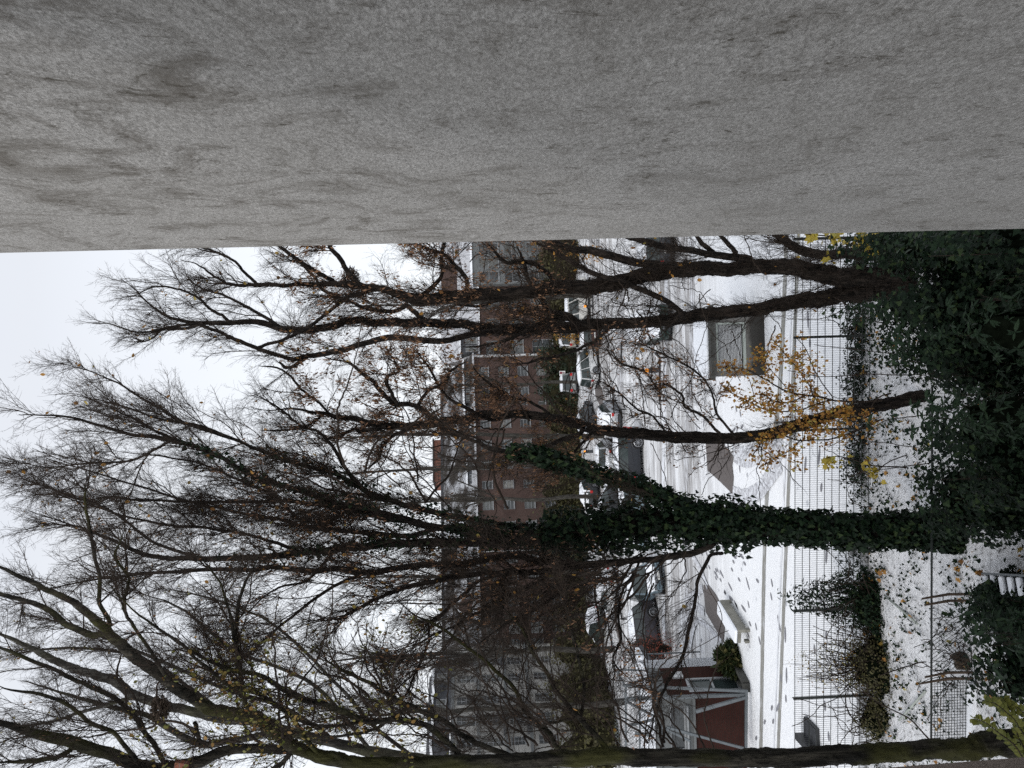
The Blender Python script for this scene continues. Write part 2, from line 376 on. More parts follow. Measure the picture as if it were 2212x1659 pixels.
def slush(name, thr, dirty=(.26, .25, .245), sx=(.5, 3, 1), sc_=2):
    t = NT(name); n = t.noise(t.coords(sx), sc_, 7, .7, .4)
    return t.out(t.mix(t.ramp(n, [(thr - .1, 0), (thr + .08, 1)]), dirty, (.8, .82, .86)), .85, n, .5, .05, spec=.25)
M['slush'] = slush('grey_slush', .54); M['kerbstone'] = slush('kerb_stone', .62, (.27, .265, .24), (.6, 6, 1), 2.5); M['slush_light'] = slush('light_slush', .44, (.42, .42, .43)); M['slush_track'] = slush('pressed_track', .52, (.42, .42, .44), (1, 1, 1), 6)
ribbon('kerb', [(1725, 500), (1712, 850), (1698, 1190), (1681, 1620)], .26, M['kerbstone'], .006)
ribbon('kerb', [(1716, 500), (1703, 850), (1689, 1190), (1672, 1620)], .12, M['slush_light'], .010)
ribbon('kerb', [(1700, 500), (1684, 850), (1655, 1106), (1644, 1620)], .3, M['kerbstone'], .014, jag=.06)
ribbon('path', [(1494, 520), (1496, 700), (1488, 870), (1480, 1090), (1484, 1300), (1482, 1640)], .85, M['slush'], .006, jag=.12)
ribbon('path', [(1440, 520), (1436, 870), (1432, 1100), (1436, 1500)], .6, M['slush_light'], .010, jag=.12)
ribbon('path', [(1345, 600), (1340, 800), (1352, 1060)], 2.2, M['slush'], .004, jag=.05)
for k, (pts, wd) in enumerate([([(1583, 970), (1607, 978), (1640, 962), (1668, 930)], .32), ([(1586, 990), (1612, 1002), (1650, 985), (1690, 940)], .2),
        ([(1582, 1062), (1607, 1072), (1640, 1058), (1672, 1010), (1690, 960)], .4), ([(1576, 1068), (1600, 1085), (1640, 1075), (1690, 1010)], .18),
        ([(1440, 1110), (1465, 1130), (1490, 1120), (1500, 1095)], .3), ([(1519, 1270), (1500, 1285), (1480, 1300)], .3),
        ([(1530, 1268), (1512, 1225), (1490, 1190)], .22), ([(1523, 1322), (1504, 1310), (1488, 1312)], .3), ([(1561, 1387), (1510, 1340), (1492, 1400)], .2)]):
    ribbon('tyre_track', pts, wd * 1.4, M['slush_track'], .018 + .004 * k, jag=.08)
def patch(ptsD, z=.03):
    mb = MB(); mb.add([tuple(gnd(x, y, z)) for x, y in ptsD], [tuple(range(len(ptsD)))]); tag(mb.build('bare_paving', M['asphalt']), kind='structure')
patch([(1524, 950), (1555, 952), (1570, 968), (1585, 987), (1581, 1005), (1584, 1030), (1582, 1067), (1555, 1040), (1528, 1016)])
patch([(1519, 1264), (1529, 1262), (1545, 1283), (1555, 1302), (1561, 1330), (1565, 1357), (1562, 1389), (1545, 1358), (1524, 1322)])
patch([(1284, 820), (1300, 838), (1303, 856), (1302, 876), (1296, 878), (1286, 855)])
patch([(1286, 953), (1296, 975), (1301, 990), (1300, 1002), (1290, 985)]); patch([(1250, 757), (1256, 762), (1257, 788), (1250, 784)])
patch([(1319, 1310), (1322, 1330), (1338, 1390), (1347, 1400), (1338, 1345), (1330, 1315)])
# melted, grey patch on the snow in front of the grille house
ribbon('melted_snow', [(1513, 690), (1514, 745), (1512, 800)], 1.3, slush('melting_snow', .5, (.33, .33, .34), (3, 3, 1), 4), .008, jag=.2)

# trodden footprints
rf_ = np.random.default_rng(3); fv = []; ff = []
def prints(ptsD, side=.12, step=.62, sp=.0):
    P_ = [gnd(x, y)[:2] for x, y in ptsD]
    for a, b in zip(P_[:-1], P_[1:]):
        n_ = max(2, int(np.linalg.norm(b - a) / step)); d = nrm(b - a); w = np.array([-d[1], d[0]])
        for k in range(n_):
            c = a + (b - a) * (k + rf_.random() * .3) / n_ + w * side * (1 if k % 2 else -1) + rf_.normal(size=2) * (.05 + sp); b0_ = len(fv); ff_ = rf_.choice([.15, .16, .3])
            for j in range(8): an_ = j * PI / 4; q = c + d * ff_ * math.cos(an_) + w * .07 * math.sin(an_); fv.append((q[0], q[1], .0075))
            ff.append(tuple(range(b0_, b0_ + 8)))
prints([(1515, 1180), (1545, 1240), (1575, 1285), (1600, 1340), (1625, 1400)]); prints([(1525, 1160), (1560, 1240), (1600, 1320), (1628, 1372)], sp=.1); prints([(1500, 1130), (1530, 1210), (1560, 1262), (1590, 1290)], sp=.2)
prints([(1540, 1120), (1560, 1180), (1600, 1220), (1620, 1290)], sp=.25); prints([(1500, 1430), (1520, 1400), (1540, 1440)], sp=.3); prints([(1570, 960), (1590, 930), (1610, 905)], sp=.1); prints([(1596, 1015), (1592, 960), (1600, 900), (1590, 850)], sp=.05)
prints([(1540, 1150), (1600, 1200), (1640, 1240)], sp=.3); prints([(1580, 1240), (1625, 1300), (1650, 1420)], sp=.3); prints([(1500, 1110), (1545, 1130), (1590, 1110)], sp=.3); prints([(1670, 1250), (1700, 1400), (1700, 1560)], sp=.25); prints([(1760, 700), (1765, 900), (1750, 1080)], sp=.2); prints([(1780, 1200), (1770, 1400), (1780, 1600)], sp=.2); prints([(1640, 1600), (1665, 1560), (1690, 1500)], sp=.1); prints([(1528, 870), (1522, 940), (1526, 1000)], sp=.4); prints([(1420, 1150), (1450, 1180), (1480, 1170)], sp=.4)
mb = MB(); mb.add(fv, ff); tag(mb.build('footprints', plain('trodden_snow', (.22, .22, .24), .95, var=.3)), kind='structure')

# ---------------------------------------------------------------- own building: rendered side wall, pier
t = NT('stucco')
v = t.coords((1, .42, .9)); g1 = t.noise(v, 150, 6, .8, .3); g2 = t.noise(t.coords((1, .45, .8)), 62, 5, .65, .5)
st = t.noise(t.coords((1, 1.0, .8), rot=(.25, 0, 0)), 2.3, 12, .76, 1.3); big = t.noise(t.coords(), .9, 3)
f = t.math('ADD', t.math('MULTIPLY', g1, .75), t.math('MULTIPLY', g2, .35))
col = t.ramp(f, [(.38, (.135, .128, .12)), (.52, (.32, .306, .285)), (.66, (.57, .55, .52))])
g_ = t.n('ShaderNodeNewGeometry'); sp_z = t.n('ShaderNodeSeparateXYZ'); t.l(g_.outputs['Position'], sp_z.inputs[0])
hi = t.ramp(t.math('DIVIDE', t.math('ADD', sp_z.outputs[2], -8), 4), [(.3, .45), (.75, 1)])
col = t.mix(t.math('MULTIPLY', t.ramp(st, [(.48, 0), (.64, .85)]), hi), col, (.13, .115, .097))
fine = t.noise(t.coords((1, 2.2, 1.1), rot=(.3, 0, 0)), 5, 12, .78, 2.0)
col = t.mix(t.math('MULTIPLY', t.ramp(fine, [(.54, 0), (.62, .9)]), t.ramp(st, [(.44, 0), (.56, 1)])), col, (.07, .06, .045))
col = t.mix(t.ramp(big, [(.35, 0), (.7, .3)]), col, (.24, .225, .2))
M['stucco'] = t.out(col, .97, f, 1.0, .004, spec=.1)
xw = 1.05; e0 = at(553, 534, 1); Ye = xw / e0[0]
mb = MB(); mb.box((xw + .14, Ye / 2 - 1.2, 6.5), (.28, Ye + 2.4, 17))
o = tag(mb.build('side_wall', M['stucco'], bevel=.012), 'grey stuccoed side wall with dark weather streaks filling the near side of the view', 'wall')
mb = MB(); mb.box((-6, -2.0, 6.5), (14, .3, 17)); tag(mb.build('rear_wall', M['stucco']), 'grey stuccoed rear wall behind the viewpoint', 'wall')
mb = MB(); mb.box((-1.2, -.1, 11.62), (4.45, 3.7, .22)); tag(mb.build('balcony_slab', M['stucco']), 'unseen grey slab added overhead to shade the side wall', 'shade slab')  # slab added out of view to darken the top of the side wall
# pale pinkish pier low on the left
t = NT('pink_stucco'); n = t.noise(t.coords(), 60, 5, .7)
M['pink'] = t.out(t.mix(n, (.2, .17, .15), (.42, .36, .33)), .95, n, .8, .006, spec=.1)
mb = MB(); Yp = 2.6; a = at(1880, 1661, Yp); b_ = at(2212, 1633, Yp); c_ = at(2260, 1629, Yp)
pts = [at(1840, 1662.5, Yp), at(2212, 1634, Yp), at(2330, 1624, Yp), at(2330, 1790, Yp), at(1840, 1790, Yp)]
vs = [(p[0], p[1] - .18, p[2]) for p in pts] + [tuple(p) for p in pts]
mb.add(vs, [(0, 1, 2, 3, 4), (9, 8, 7, 6, 5)] + [(i, i + 5, (i + 1) % 5 + 5, (i + 1) % 5) for i in range(5)])
tag(mb.build('parapet', M['pink'], bevel=.006), 'pinkish stuccoed parapet corner beside the mossy trunk', 'parapet')

# ---------------------------------------------------------------- fence of twin-bar panels
fp = [gnd(1890, 500)[:2], gnd(1893, 730)[:2], gnd(1895, 935)[:2], gnd(1893, 1125)[:2], gnd(1889, 1317)[:2], gnd(1885, 1505)[:2], gnd(1882, 1690)[:2]]
a0 = np.array(gnd(1890, 620)[:2]); a1 = np.array(gnd(1882, 1500)[:2]); dv = nrm(a1 - a0); nF = []
for yy in (515, 727, 927, 1122, 1315, 1503, 1690):
    u, _ = plane_hit(1800, yy, a0, math.atan2(dv[1], dv[0])); nF.append(a0 + dv * u)
TOPZ = plane_hit(1716, 730, a0, math.atan2(dv[1], dv[0]))[1]
fence = thing('mesh_fence', 'dark twin-bar mesh fence running across between garden and parking lot', 'fence', (nF[0][0], nF[0][1], 0))
L0 = np.array([nF[0][0], nF[0][1]])
for q in nF:
    mb = MB(); q2 = q - L0; mb.box((q2[0], q2[1] - .05, TOPZ / 2 + .02), (.06, .05, TOPZ + .04)); mb.build('post', M['post'], fence)
for a, b in zip(nF[:-1], nF[1:]):
    mb = MB(); a = a - L0; b = b - L0; Ln = np.linalg.norm(b - a)
    for k in range(11):
        z = .12 + k * (TOPZ - .14) / 10
        mb.bar((a[0], a[1], z), (b[0], b[1], z), .012, .014)
    m_ = int(Ln / .055)
    for k in range(m_):
        q = a + (b - a) * (k + .5) / m_; mb.bar((q[0], q[1] + .012, .06), (q[0], q[1] + .012, TOPZ), .0055)
    mb.build('mesh_panel', M['post'], fence)

# low wire fence in the garden
b0 = np.array(gnd(2105, 1270)[:2]); b1 = np.array(gnd(2103, 1600)[:2]); dv2 = nrm(b1 - b0); ang2 = math.atan2(dv2[1], dv2[0])
def lf(y): u, _ = plane_hit(2050, y, b0, ang2); return b0 + dv2 * u
tz = plane_hit(2012, 1400, b0, ang2)[1]
low = thing('wire_fence', 'low rusty wire mesh fence with ivy grown posts in the snowy garden', 'fence', (b0[0], b0[1], 0))
mb = MB(); qa, qb = lf(830) - b0, lf(1625) - b0
mb.bar((qa[0], qa[1], tz), (qb[0], qb[1], tz), .03); mb.build('rail', M['post'], low)
for ya, yb, gap, dia in ((1305, 1450, .085, True), (1470, 1612, .06, False), (1040, 1110, .08, False), (850, 905, .2, False)):
    mb = MB(); qa, qb = lf(ya) - b0, lf(yb) - b0; Ln = np.linalg.norm(qb - qa); m_ = int(Ln / gap)
    for k in range(m_ + 1):
        q = qa + (qb - qa) * k / m_
        if not dia: mb.bar((q[0], q[1], .03), (q[0], q[1], tz), .008)
        else:
            for sg in (1, -1):
                q2 = qa + (qb - qa) * np.clip((k + sg * 7) / m_, 0, 1); fr = min(1, abs(np.clip((k + sg * 7) / m_, 0, 1) - k / m_) * m_ / 7)
                mb.bar((q[0], q[1], .03), (q2[0], q2[1], .03 + (tz - .03) * fr), .007)
    if not dia:
        for k in range(int(tz / gap)):
            z = .05 + k * gap; mb.bar((qa[0], qa[1], z), (qb[0], qb[1], z), .008)
    mb.build('wire_panel', M['post'], low)
for y, ln in ((1286, .16), (1300, .05), (1455, .03), (1468, .2)):
    q = lf(y) - b0; mb = MB(); mb.tube([(q[0], q[1], 0), (q[0] + .02, q[1], tz * .6), (q[0] - .03, q[1] - .05, tz + .15 + ln * .5)], [.028, .03, .02], 7); mb.build('post', M['wood'], low)
mb = MB(); qa, qb = gnd(2112, 1478), gnd(2110, 1600); mb.bar((qa[0], qa[1], .12), (qb[0], qb[1], .12), .16, .1, 0)
tag(mb.build('snow_covered_beam', M['snow']), 'beam under snow lying at the foot of the low wire fence', 'beam')

# pale poles lying on the snow
for (p, q, lab) in (((1911, 1286), (1982, 1348), 'pale grey pole lying on leafy snow, the one nearer the ivy grown trunk'), ((1942, 1556), (1999, 1493), 'pale grey pole lying on leafy snow, the one nearer the mossy trunk')):
    a = gnd(*p, .12); b = gnd(*q, .14); mb = MB(); mb.cyl(tuple(a), tuple(b), .028, 10)
    tag(mb.build('pole', M['pole'], smooth=True), lab, 'pole', 'poles lying in the snow')

# ladder, its treads under snow
la = gnd(2128, 1262, .4); lb = gnd(2290, 1275, 1.05)
lad = thing('ladder', 'grey metal ladder with snow on its treads leaning in the shrubs', 'ladder', (la[0], la[1], 0))
d = np.array([lb[0] - la[0], lb[1] - la[1]]); d = np.r_[d, lb[2] - la[2]]; side = np.array([-d[1], d[0], 0]); side = side / np.linalg.norm(side) * .2
A = np.array([0, 0, la[2]])
for s in (-1, 1):
    mb = MB(); mb.bar(tuple(A + side * s), tuple(A + side * s + d), .035, .07); mb.build('rail', M['galv'], lad)
nr = 8
for k in range(nr):
    p = A + d * (k + .5) / nr; mb = MB(); mb.bar(tuple(p - side), tuple(p + side), .08, .03); tr = mb.build('rung', M['galv'], lad)
    mb = MB(); mb.bar(tuple(p - side * .8 + [0, 0, .05]), tuple(p + side * .85 + [0, 0, .045]), .13, .07); mb.build('snow_strip', M['snow'], tr, bevel=.03)

# rotten stump
sp_ = gnd(2088, 1428); st_ = thing('tree_stump', 'brown rotten log stump beside the low wire fence', 'stump', sp_)
mb = MB(); mb.tube([(0, 0, 0), (.02, 0, .14), (-.02, .02, .26)], [.2, .18, .16], 14); mb.build('log', M['wood'], st_)
mb = MB(); mb.tube([(-.05, .05, .26), (-.05, .06, .29), (-.05, .06, .3)], [.1, .08, .03], 14); mb.build('snow_cap', M['snow'], st_, smooth=True)
# ---------------------------------------------------------------- trees
def smooth_path(p, n=5):
    p = np.array(p, float); out = []
    for i in range(len(p) - 1):
        q0 = p[max(i - 1, 0)]; q1 = p[i]; q2 = p[i + 1]; q3 = p[min(i + 2, len(p) - 1)]
        for s in range(n):
            u = s / n; out.append(.5 * ((2 * q1) + (-q0 + q2) * u + (2 * q0 - 5 * q1 + 4 * q2 - q3) * u * u + (-q0 + 3 * q1 - 3 * q2 + q3) * u ** 3))
    out.append(p[-1]); return np.array(out)
def limb(pts, Y0, Y1=None, n=5, wob=.02):
    """pts [(x, y, halfwidth in frame px)] -> world path and radii; Y0..Y1 the depth it runs through"""
    sp_ = smooth_path(pts, n); m = len(sp_); Y1 = Y0 if Y1 is None else Y1
    Ys = np.linspace(Y0, Y1, m); P_ = np.array([at(a[0], a[1], Y) for a, Y in zip(sp_, Ys)]); r = np.maximum(sp_[:, 2], .8) * Ys / F
    if m > 8 and sp_[-1, 2] > 1.2: kk_ = max(4, m // 5); r[-kk_:] *= np.linspace(1, .3, kk_)
    nz = rng.normal(size=(m, 3)); nz = (nz + np.roll(nz, 1, 0) + np.roll(nz, -1, 0)) / 3; nz[0] = 0
    return P_ + nz * wob, r
UP = np.array([0, 0, 1.])
def rot_from(t, ang, rs):
    a = rs.normal(size=3); a -= a.dot(t) * t; a /= np.linalg.norm(a) + 1e-9
    return t * math.cos(ang) + a * math.sin(ang)
def spawn(paths, lens, gap, n, rad, ang, up, curl, rs, t0=.15, taper=True, bias=None, flat=0):
    by = {}; out = []
    for P_, r in paths: by.setdefault(len(P_), []).append((P_, r))
    for m, Lst in by.items():
        PP = np.stack([a for a, _ in Lst]); RR = np.stack([b for _, b in Lst]); sg = np.diff(PP, axis=1); sl = np.maximum(np.linalg.norm(sg, axis=2), 1e-6); Ln = sl.sum(1)
        cnt = rs.poisson(Ln * (1 - t0) / gap); idx = np.repeat(np.arange(len(PP)), cnt); N = len(idx)
        if N == 0: continue
        tt = t0 + (1 - t0) * rs.random(N); s = tt * (m - 1); i = np.minimum(s.astype(int), m - 2); f = (s - i)[:, None]
        p = PP[idx, i] + sg[idx, i] * f; tg = sg[idx, i] / sl[idx, i][:, None]; rp = RR[idx, i]
        a = rs.normal(size=(N, 3)); a -= (a * tg).sum(1, keepdims=True) * tg; a = nrm(a); th = np.radians(rs.uniform(ang[0], ang[1], N))[:, None]
        d = nrm(tg * np.cos(th) + a * np.sin(th) + UP * up + (0 if bias is None else np.asarray(bias)))
        L = rs.uniform(lens[0], lens[1], N) * ((1 - .68 * tt) if taper else 1); st = (L / (n - 1))[:, None]
        q = np.zeros((N, n, 3)); q[:, 0] = p
        for j in range(1, n): d = nrm(d + rs.normal(size=(N, 3)) * curl + UP * up * .15); q[:, j] = q[:, j - 1] + d * st
        r0 = np.maximum(np.minimum(rad * (.6 + .8 * rs.random(N)), rp * .7), .0018); r1 = np.maximum(r0 * .35, .0012)
        rr = r0[:, None] + (r1 - r0)[:, None] * np.linspace(0, 1, n)[None]
        out += list(zip(q, rr))
    return out
def add_tubes(parts, paths, k, mi):
    by = {}
    for P_, r in paths: by.setdefault(len(P_), []).append((P_, r))
    for n, L in by.items():
        V, q = tubes_np(np.stack([a for a, _ in L]), np.stack([b for _, b in L]), k); parts.append((V, q, mi))
def along(paths, N, spread, rs, t0=0, wt=True):
    """N random points around paths"""
    Ls = np.array([np.linalg.norm(np.diff(P_, axis=0), axis=1).sum() for P_, _ in paths]); pr = Ls / Ls.sum()
    idx = rs.choice(len(paths), int(N), p=pr); out = np.zeros((N, 3)); rr = np.zeros(N); nn = np.zeros((N, 3))
    for j, i in enumerate(idx):
        P_, r = paths[i]; s = (t0 + (1 - t0) * rs.random()) * (len(P_) - 1); a = min(int(s), len(P_) - 2); f = s - a
        c = P_[a] + (P_[a + 1] - P_[a]) * f; tg = P_[a + 1] - P_[a]; tg /= np.linalg.norm(tg) + 1e-9
        e = rs.normal(size=3); e -= e.dot(tg) * tg; e /= np.linalg.norm(e); rad = (r[a] + (spread * rs.random()))
        out[j] = c + e * rad; nn[j] = e
    return out, nn
def tree(name, label, base, trunks, limbs, rs, bark, twig, specs, group=None, leaves=(), ivy=(), k=9, vines=0, thin=()):
    """trunks/limbs: lists of (P, r). specs: spawn levels"""
    o = thing(name, label, 'tree', base, group=group); off = np.array([float(c) for c in base])
    sub = lambda ps: [(P_ - off, r) for P_, r in ps]
    trunks = sub(trunks); limbs = [(a_, b_ * .88) for a_, b_ in sub(limbs)]; parts = []
    for P_, r in trunks:
        n2 = len(P_) * 4; s = np.linspace(0, len(P_) - 1, n2); P2 = np.stack([np.interp(s, np.arange(len(P_)), P_[:, c]) for c in range(3)], 1); r2_ = np.interp(s, np.arange(len(P_)), r); K = 22
        V, q = tubes_np(P2[None], r2_[None], K); Vr = V.reshape(n2, K, 3); ax_ = P2[:, None, :]; a_ = np.arange(K)[None, :]; sv = s[:, None]
        dsp = .07 * np.sin(a_ * 2 * PI * 3 / K + sv * 1.1) + .05 * np.sin(a_ * 2 * PI * 5 / K - sv * 2.3 + 1) + rs.normal(size=(n2, K)) * .035 + .06 * np.sin(sv * 3.1) * np.cos(a_ * 2 * PI / K + sv)
        V = (ax_ + (Vr - ax_) * (1 + dsp)[:, :, None]).reshape(-1, 3); parts.append((V, q, 0))
    mesh_np('trunk', parts, bark, o, True)
    if limbs: parts = []; add_tubes(parts, limbs, 8, 0); mesh_np('branches', parts, bark, o, True)
    src = trunks[:0] + limbs + [t_ for t_ in trunks if specs and specs[0].get('trunk')]; allw = []; lv = src
    parts = []
    if specs and vines:
        hv = []
        for P_, r in trunks:
            c, nn = along([(P_, r)], int(vines * len(P_) * 5), .01, rs); tgd = nrm(P_[-1] - P_[0])
            for c_, n_ in zip(c, nn):
                m_ = 6; d_ = tgd * rs.choice([-1, 1]) ; w_ = rs.normal(size=3) * .35; L_ = rs.uniform(.25, .9); hv.append((np.array([c_ + (d_ * k / m_ + w_ * (k / m_) * .35) * L_ + n_ * .03 * math.sin(k * 1.3) for k in range(m_)]), np.full(m_, rs.uniform(.0025, .006))))
        add_tubes(parts, hv, 3, 0)
    if thin:
        th = sub(thin); add_tubes(parts, th, 5, 0); a1 = spawn(th, (.2, .9), .3, 7, .004, (20, 60), .02, .2, rs, t0=.1); a2 = spawn(a1, (.1, .45), .3, 5, .0025, (25, 60), .0, .2, rs, t0=.1)
        add_tubes(parts, a1, 3, 0); add_tubes(parts, a2, 3, 0)
    for s in specs:
        s = dict(s); s.pop('trunk', None); kk = s.pop('k', 3)
        lv = spawn(lv, rs=rs, **s); allw.append(lv)
        if lv: add_tubes(parts, lv, kk, 0)
    if parts: mesh_np('twigs', parts, twig, o)
    for (N, size, kind, mat, spread, lvl, clump, box) in leaves:
        src_ = allw[lvl]
        if box is not None:
            src_ = [p for p in src_ if box[0] < (p[0][0] + off)[0] < box[1] and box[2] < (p[0][0] + off)[2] < box[3]]
            if not src_: continue
        c, _ = along(src_, N // clump, spread, rs)
        if clump > 1: c = np.repeat(c, clump, 0) + rs.normal(size=(len(c) * clump, 3)) * size * .7
        V, f = leaves_np(c, size, kind, dirs=np.tile([0, 0, -1.], (len(c), 1)) * .8); mesh_np('leaves', [(V, f, 0)], M[mat], o)
    if ivy:
        parts = []
        for paths, N, size, spread in ivy:
            c, nn = along(sub(paths), N, spread, rs); V, f = leaves_np(c, size, 'ivy', face=nn + np.array([0, -.15, .25]), dirs=np.tile([0, 0, -1.], (len(c), 1))); parts.append((V, f, 0))
        mesh_np('ivy', parts, M['ivy'], o)
    return o

rs = np.random.default_rng(11)
CR = [dict(lens=(.7, 2.0), gap=.2, n=8, rad=.011, ang=(18, 48), up=.22, curl=.14, t0=.12, k=4),
      dict(lens=(.3, 1.0), gap=.07, n=6, rad=.0055, ang=(20, 50), up=.12, curl=.16, t0=.1),
      dict(lens=(.1, .42), gap=.052, n=4, rad=.0021, ang=(25, 60), up=.05, curl=.15, t0=.05)]
def CRx(**kw):
    r = [dict(s) for s in CR]
    for key, v in kw.items(): lv, kk = key.rsplit('_', 1); r[int(kk)][lv] = v
    return r

def thin_limbs(N, xr, yr, dirx, diry, Ld, Y0, dY, seed, w=(1.6, 3.2)):
    r3 = np.random.default_rng(seed); out = []
    for _ in range(N):
        x, y = r3.uniform(*xr), r3.uniform(*yr); L = r3.uniform(*Ld); a = math.atan2(r3.uniform(*diry), r3.uniform(*dirx)); ww = r3.uniform(*w); n_ = 7; pts = [(x, y, ww)]
        for k in range(n_): a += r3.normal() * .28; x += math.cos(a) * L / n_; y += math.sin(a) * L / n_; pts.append((x, y, ww * (1 - .75 * (k + 1) / n_)))
        Ys = Y0 + r3.uniform(-1, 1) * dY; out.append(limb(pts, Ys, Ys + r3.uniform(-1, 1)))
    return out
# --- tree 1: twin dark stems beside the side wall
Y = 17.0
A1 = limb([(2010, 612, 36), (1960, 618, 32), (1906, 622, 26), (1860, 630, 22), (1826, 634, 19), (1760, 646, 17), (1692, 657, 15), (1639, 668, 14), (1573, 675, 14), (1506, 684, 13.5), (1466, 687, 14), (1406, 696, 12), (1306, 700, 12), (1218, 707, 13), (1150, 712, 13), (1084, 713, 12), (1036, 706, 10), (985, 700, 9.5), (920, 698, 9.5), (853, 697, 9), (790, 694, 8), (753, 693, 8), (720, 702, 8), (670, 712, 7.5), (620, 712, 7), (553, 696, 6.5), (467, 699, 6), (383, 692, 5), (333, 666, 4), (295, 630, 3), (262, 600, 2)], Y, Y + 1.2)
B1 = limb([(1960, 605, 26), (1906, 600, 25), (1850, 598, 22), (1792, 598, 20), (1726, 578, 18), (1656, 576, 16), (1573, 578, 15), (1500, 582, 16), (1439, 586, 17), (1373, 598, 16), (1306, 616, 17), (1260, 622, 15), (1206, 620, 14), (1150, 630, 13), (1086, 636, 13), (1020, 637, 13), (960, 641, 12), (903, 646, 12), (860, 634, 9), (820, 622, 8), (780, 632, 7), (740, 644, 6), (700, 640, 5)], Y, Y - .8)
D1 = limb([(1940, 560, 12), (1900, 551, 12), (1829, 549, 11), (1749, 547, 10), (1715, 532, 9), (1680, 508, 8), (1650, 480, 7)], Y - .3, Y - 1)
T1L = [limb(p, Y + a, Y + b) for p, a, b in [
 ([(1084, 716, 9), (1036, 719, 8.5), (953, 736, 7.5), (853, 729, 8), (786, 743, 7), (720, 760, 7), (653, 773, 6), (610, 770, 5), (553, 752, 5), (500, 727, 4.5), (467, 716, 4), (430, 702, 4), (380, 704, 3), (317, 718, 2.5), (283, 716, 2), (250, 703, 1.6), (200, 697, 1)], .2, -1.0),
 ([(660, 773, 4.5), (635, 792, 4.5), (615, 794, 4), (604, 780, 4)], 0, .2),
 ([(836, 626, 8), (780, 618, 8), (720, 612, 7), (653, 614, 5.5), (600, 616, 5), (553, 616, 4.5), (500, 614, 3.5), (470, 600, 3), (430, 575, 2.5), (390, 560, 2)], -.5, -1.5),
 ([(720, 608, 5.5), (680, 585, 5), (640, 560, 4.5), (600, 530, 4), (560, 505, 3)], -.6, -2),
 ([(800, 628, 5), (760, 600, 6), (735, 560, 6), (712, 530, 5), (690, 500, 4)], -.4, -1.4),
 ([(1466, 687, 8), (1473, 676, 7), (1439, 650, 7), (1389, 626, 7), (1356, 614, 6.5), (1323, 602, 6), (1266, 583, 6), (1206, 549, 5.5), (1173, 530, 5), (1120, 505, 5)], -.2, -1.2),
 ([(1500, 590, 9), (1460, 580, 10), (1406, 572, 10), (1339, 560, 10), (1286, 545, 10), (1223, 533, 8), (1170, 505, 7)], -.2, -1.5),
 ([(1620, 560, 9), (1560, 552, 9), (1506, 543, 8), (1456, 535, 8), (1389, 520, 8), (1320, 500, 7)], -.3, -1.6),
 ([(1590, 545, 6), (1570, 525, 6), (1550, 500, 5)], -.5, -1), ([(1545, 548, 6), (1520, 528, 6), (1495, 500, 5)], -.5, -1),
 ([(1206, 618, 7), (1180, 590, 6), (1150, 570, 6), (1120, 566, 6), (1096, 568, 5), (1075, 550, 4), (1050, 520, 3)], -.2, -1),
 ([(1250, 700, 7), (1225, 680, 7), (1190, 672, 6), (1165, 640, 5), (1140, 600, 5), (1128, 560, 4.5), (1118, 530, 4)], .1, -.8),
 ([(903, 646, 7), (953, 600, 5), (953, 560, 5), (960, 525, 5), (962, 500, 4)], -.2, -1),
 ([(1000, 640, 6), (1010, 610, 6), (985, 575, 5), (960, 552, 4.5), (930, 540, 4), (880, 520, 3)], -.3, -1.2),
 ([(930, 700, 6), (900, 680, 6), (880, 660, 5.5), (850, 672, 5), (790, 665, 5), (756, 650, 4), (700, 628, 4), (680, 600, 3.5), (650, 570, 3), (620, 560, 2.5)], .3, 1.2),
 ([(1280, 706, 6), (1240, 690, 5), (1200, 688, 5), (1160, 700, 5), (1110, 730, 4), (1060, 745, 3.5), (1000, 750, 3)], .1, -.6),
 ([(1315, 708, 5), (1290, 730, 4.5), (1262, 748, 4), (1230, 760, 4), (1190, 772, 3.5), (1150, 780, 3), (1110, 790, 2)], 0, -1.5),
 ([(1100, 640, 4), (1060, 655, 4), (1020, 660, 3.5), (980, 655, 3)], .3, .8),
 ([(553, 753, 4), (590, 740, 4), (640, 720, 4), (690, 690, 4), (730, 660, 4), (752, 640, 4)], -.8, -.4),
 ([(620, 712, 4), (580, 690, 4), (530, 660, 3.5), (490, 640, 3), (440, 625, 2.5), (400, 600, 2)], .6, 1.6),
 ([(500, 697, 4), (460, 670, 3.5), (420, 640, 3), (380, 625, 2.5), (330, 620, 2), (290, 640, 1.5)], .8, 0),
 ([(440, 697, 4), (400, 710, 3.5), (350, 712, 3), (320, 735, 2), (290, 740, 1.6)], .6, 1.2),
 ([(553, 616, 4), (530, 590, 3.5), (500, 560, 3), (450, 540, 2.5), (400, 520, 2)], -.8, -1.4)]]
c0 = gnd(1994, 612)
TH_T1L = thin_limbs(24, (1150, 1700), (640, 720), (-.8, .6), (.3, 1), (60, 220), 17, .5, 79, (1, 1.8)) + thin_limbs(26, (1000, 1650), (560, 690), (-.8, .6), (-1, 1), (60, 220), 16.7, .6, 80, (1, 1.8))
tree('bare_tree', 'dark bare tree forking near its foot, closest to the stuccoed wall, holding a nest', (c0[0], Y, 0), [A1, B1, D1], T1L, rs, M['bark'], M['twig'],
     CRx(gap_0=.2, lens_0=(.7, 2.2), gap_1=.072, lens_1=(.35, 1.1), trunk_0=True), vines=1, thin=TH_T1L, leaves=[(7500, .085, 'slim', 'leaf_brown', .03, 1, 9, (-9, 9, 8, 14)), (260, .1, 'oval', 'leaf_orange', .05, 1, 1, None)])

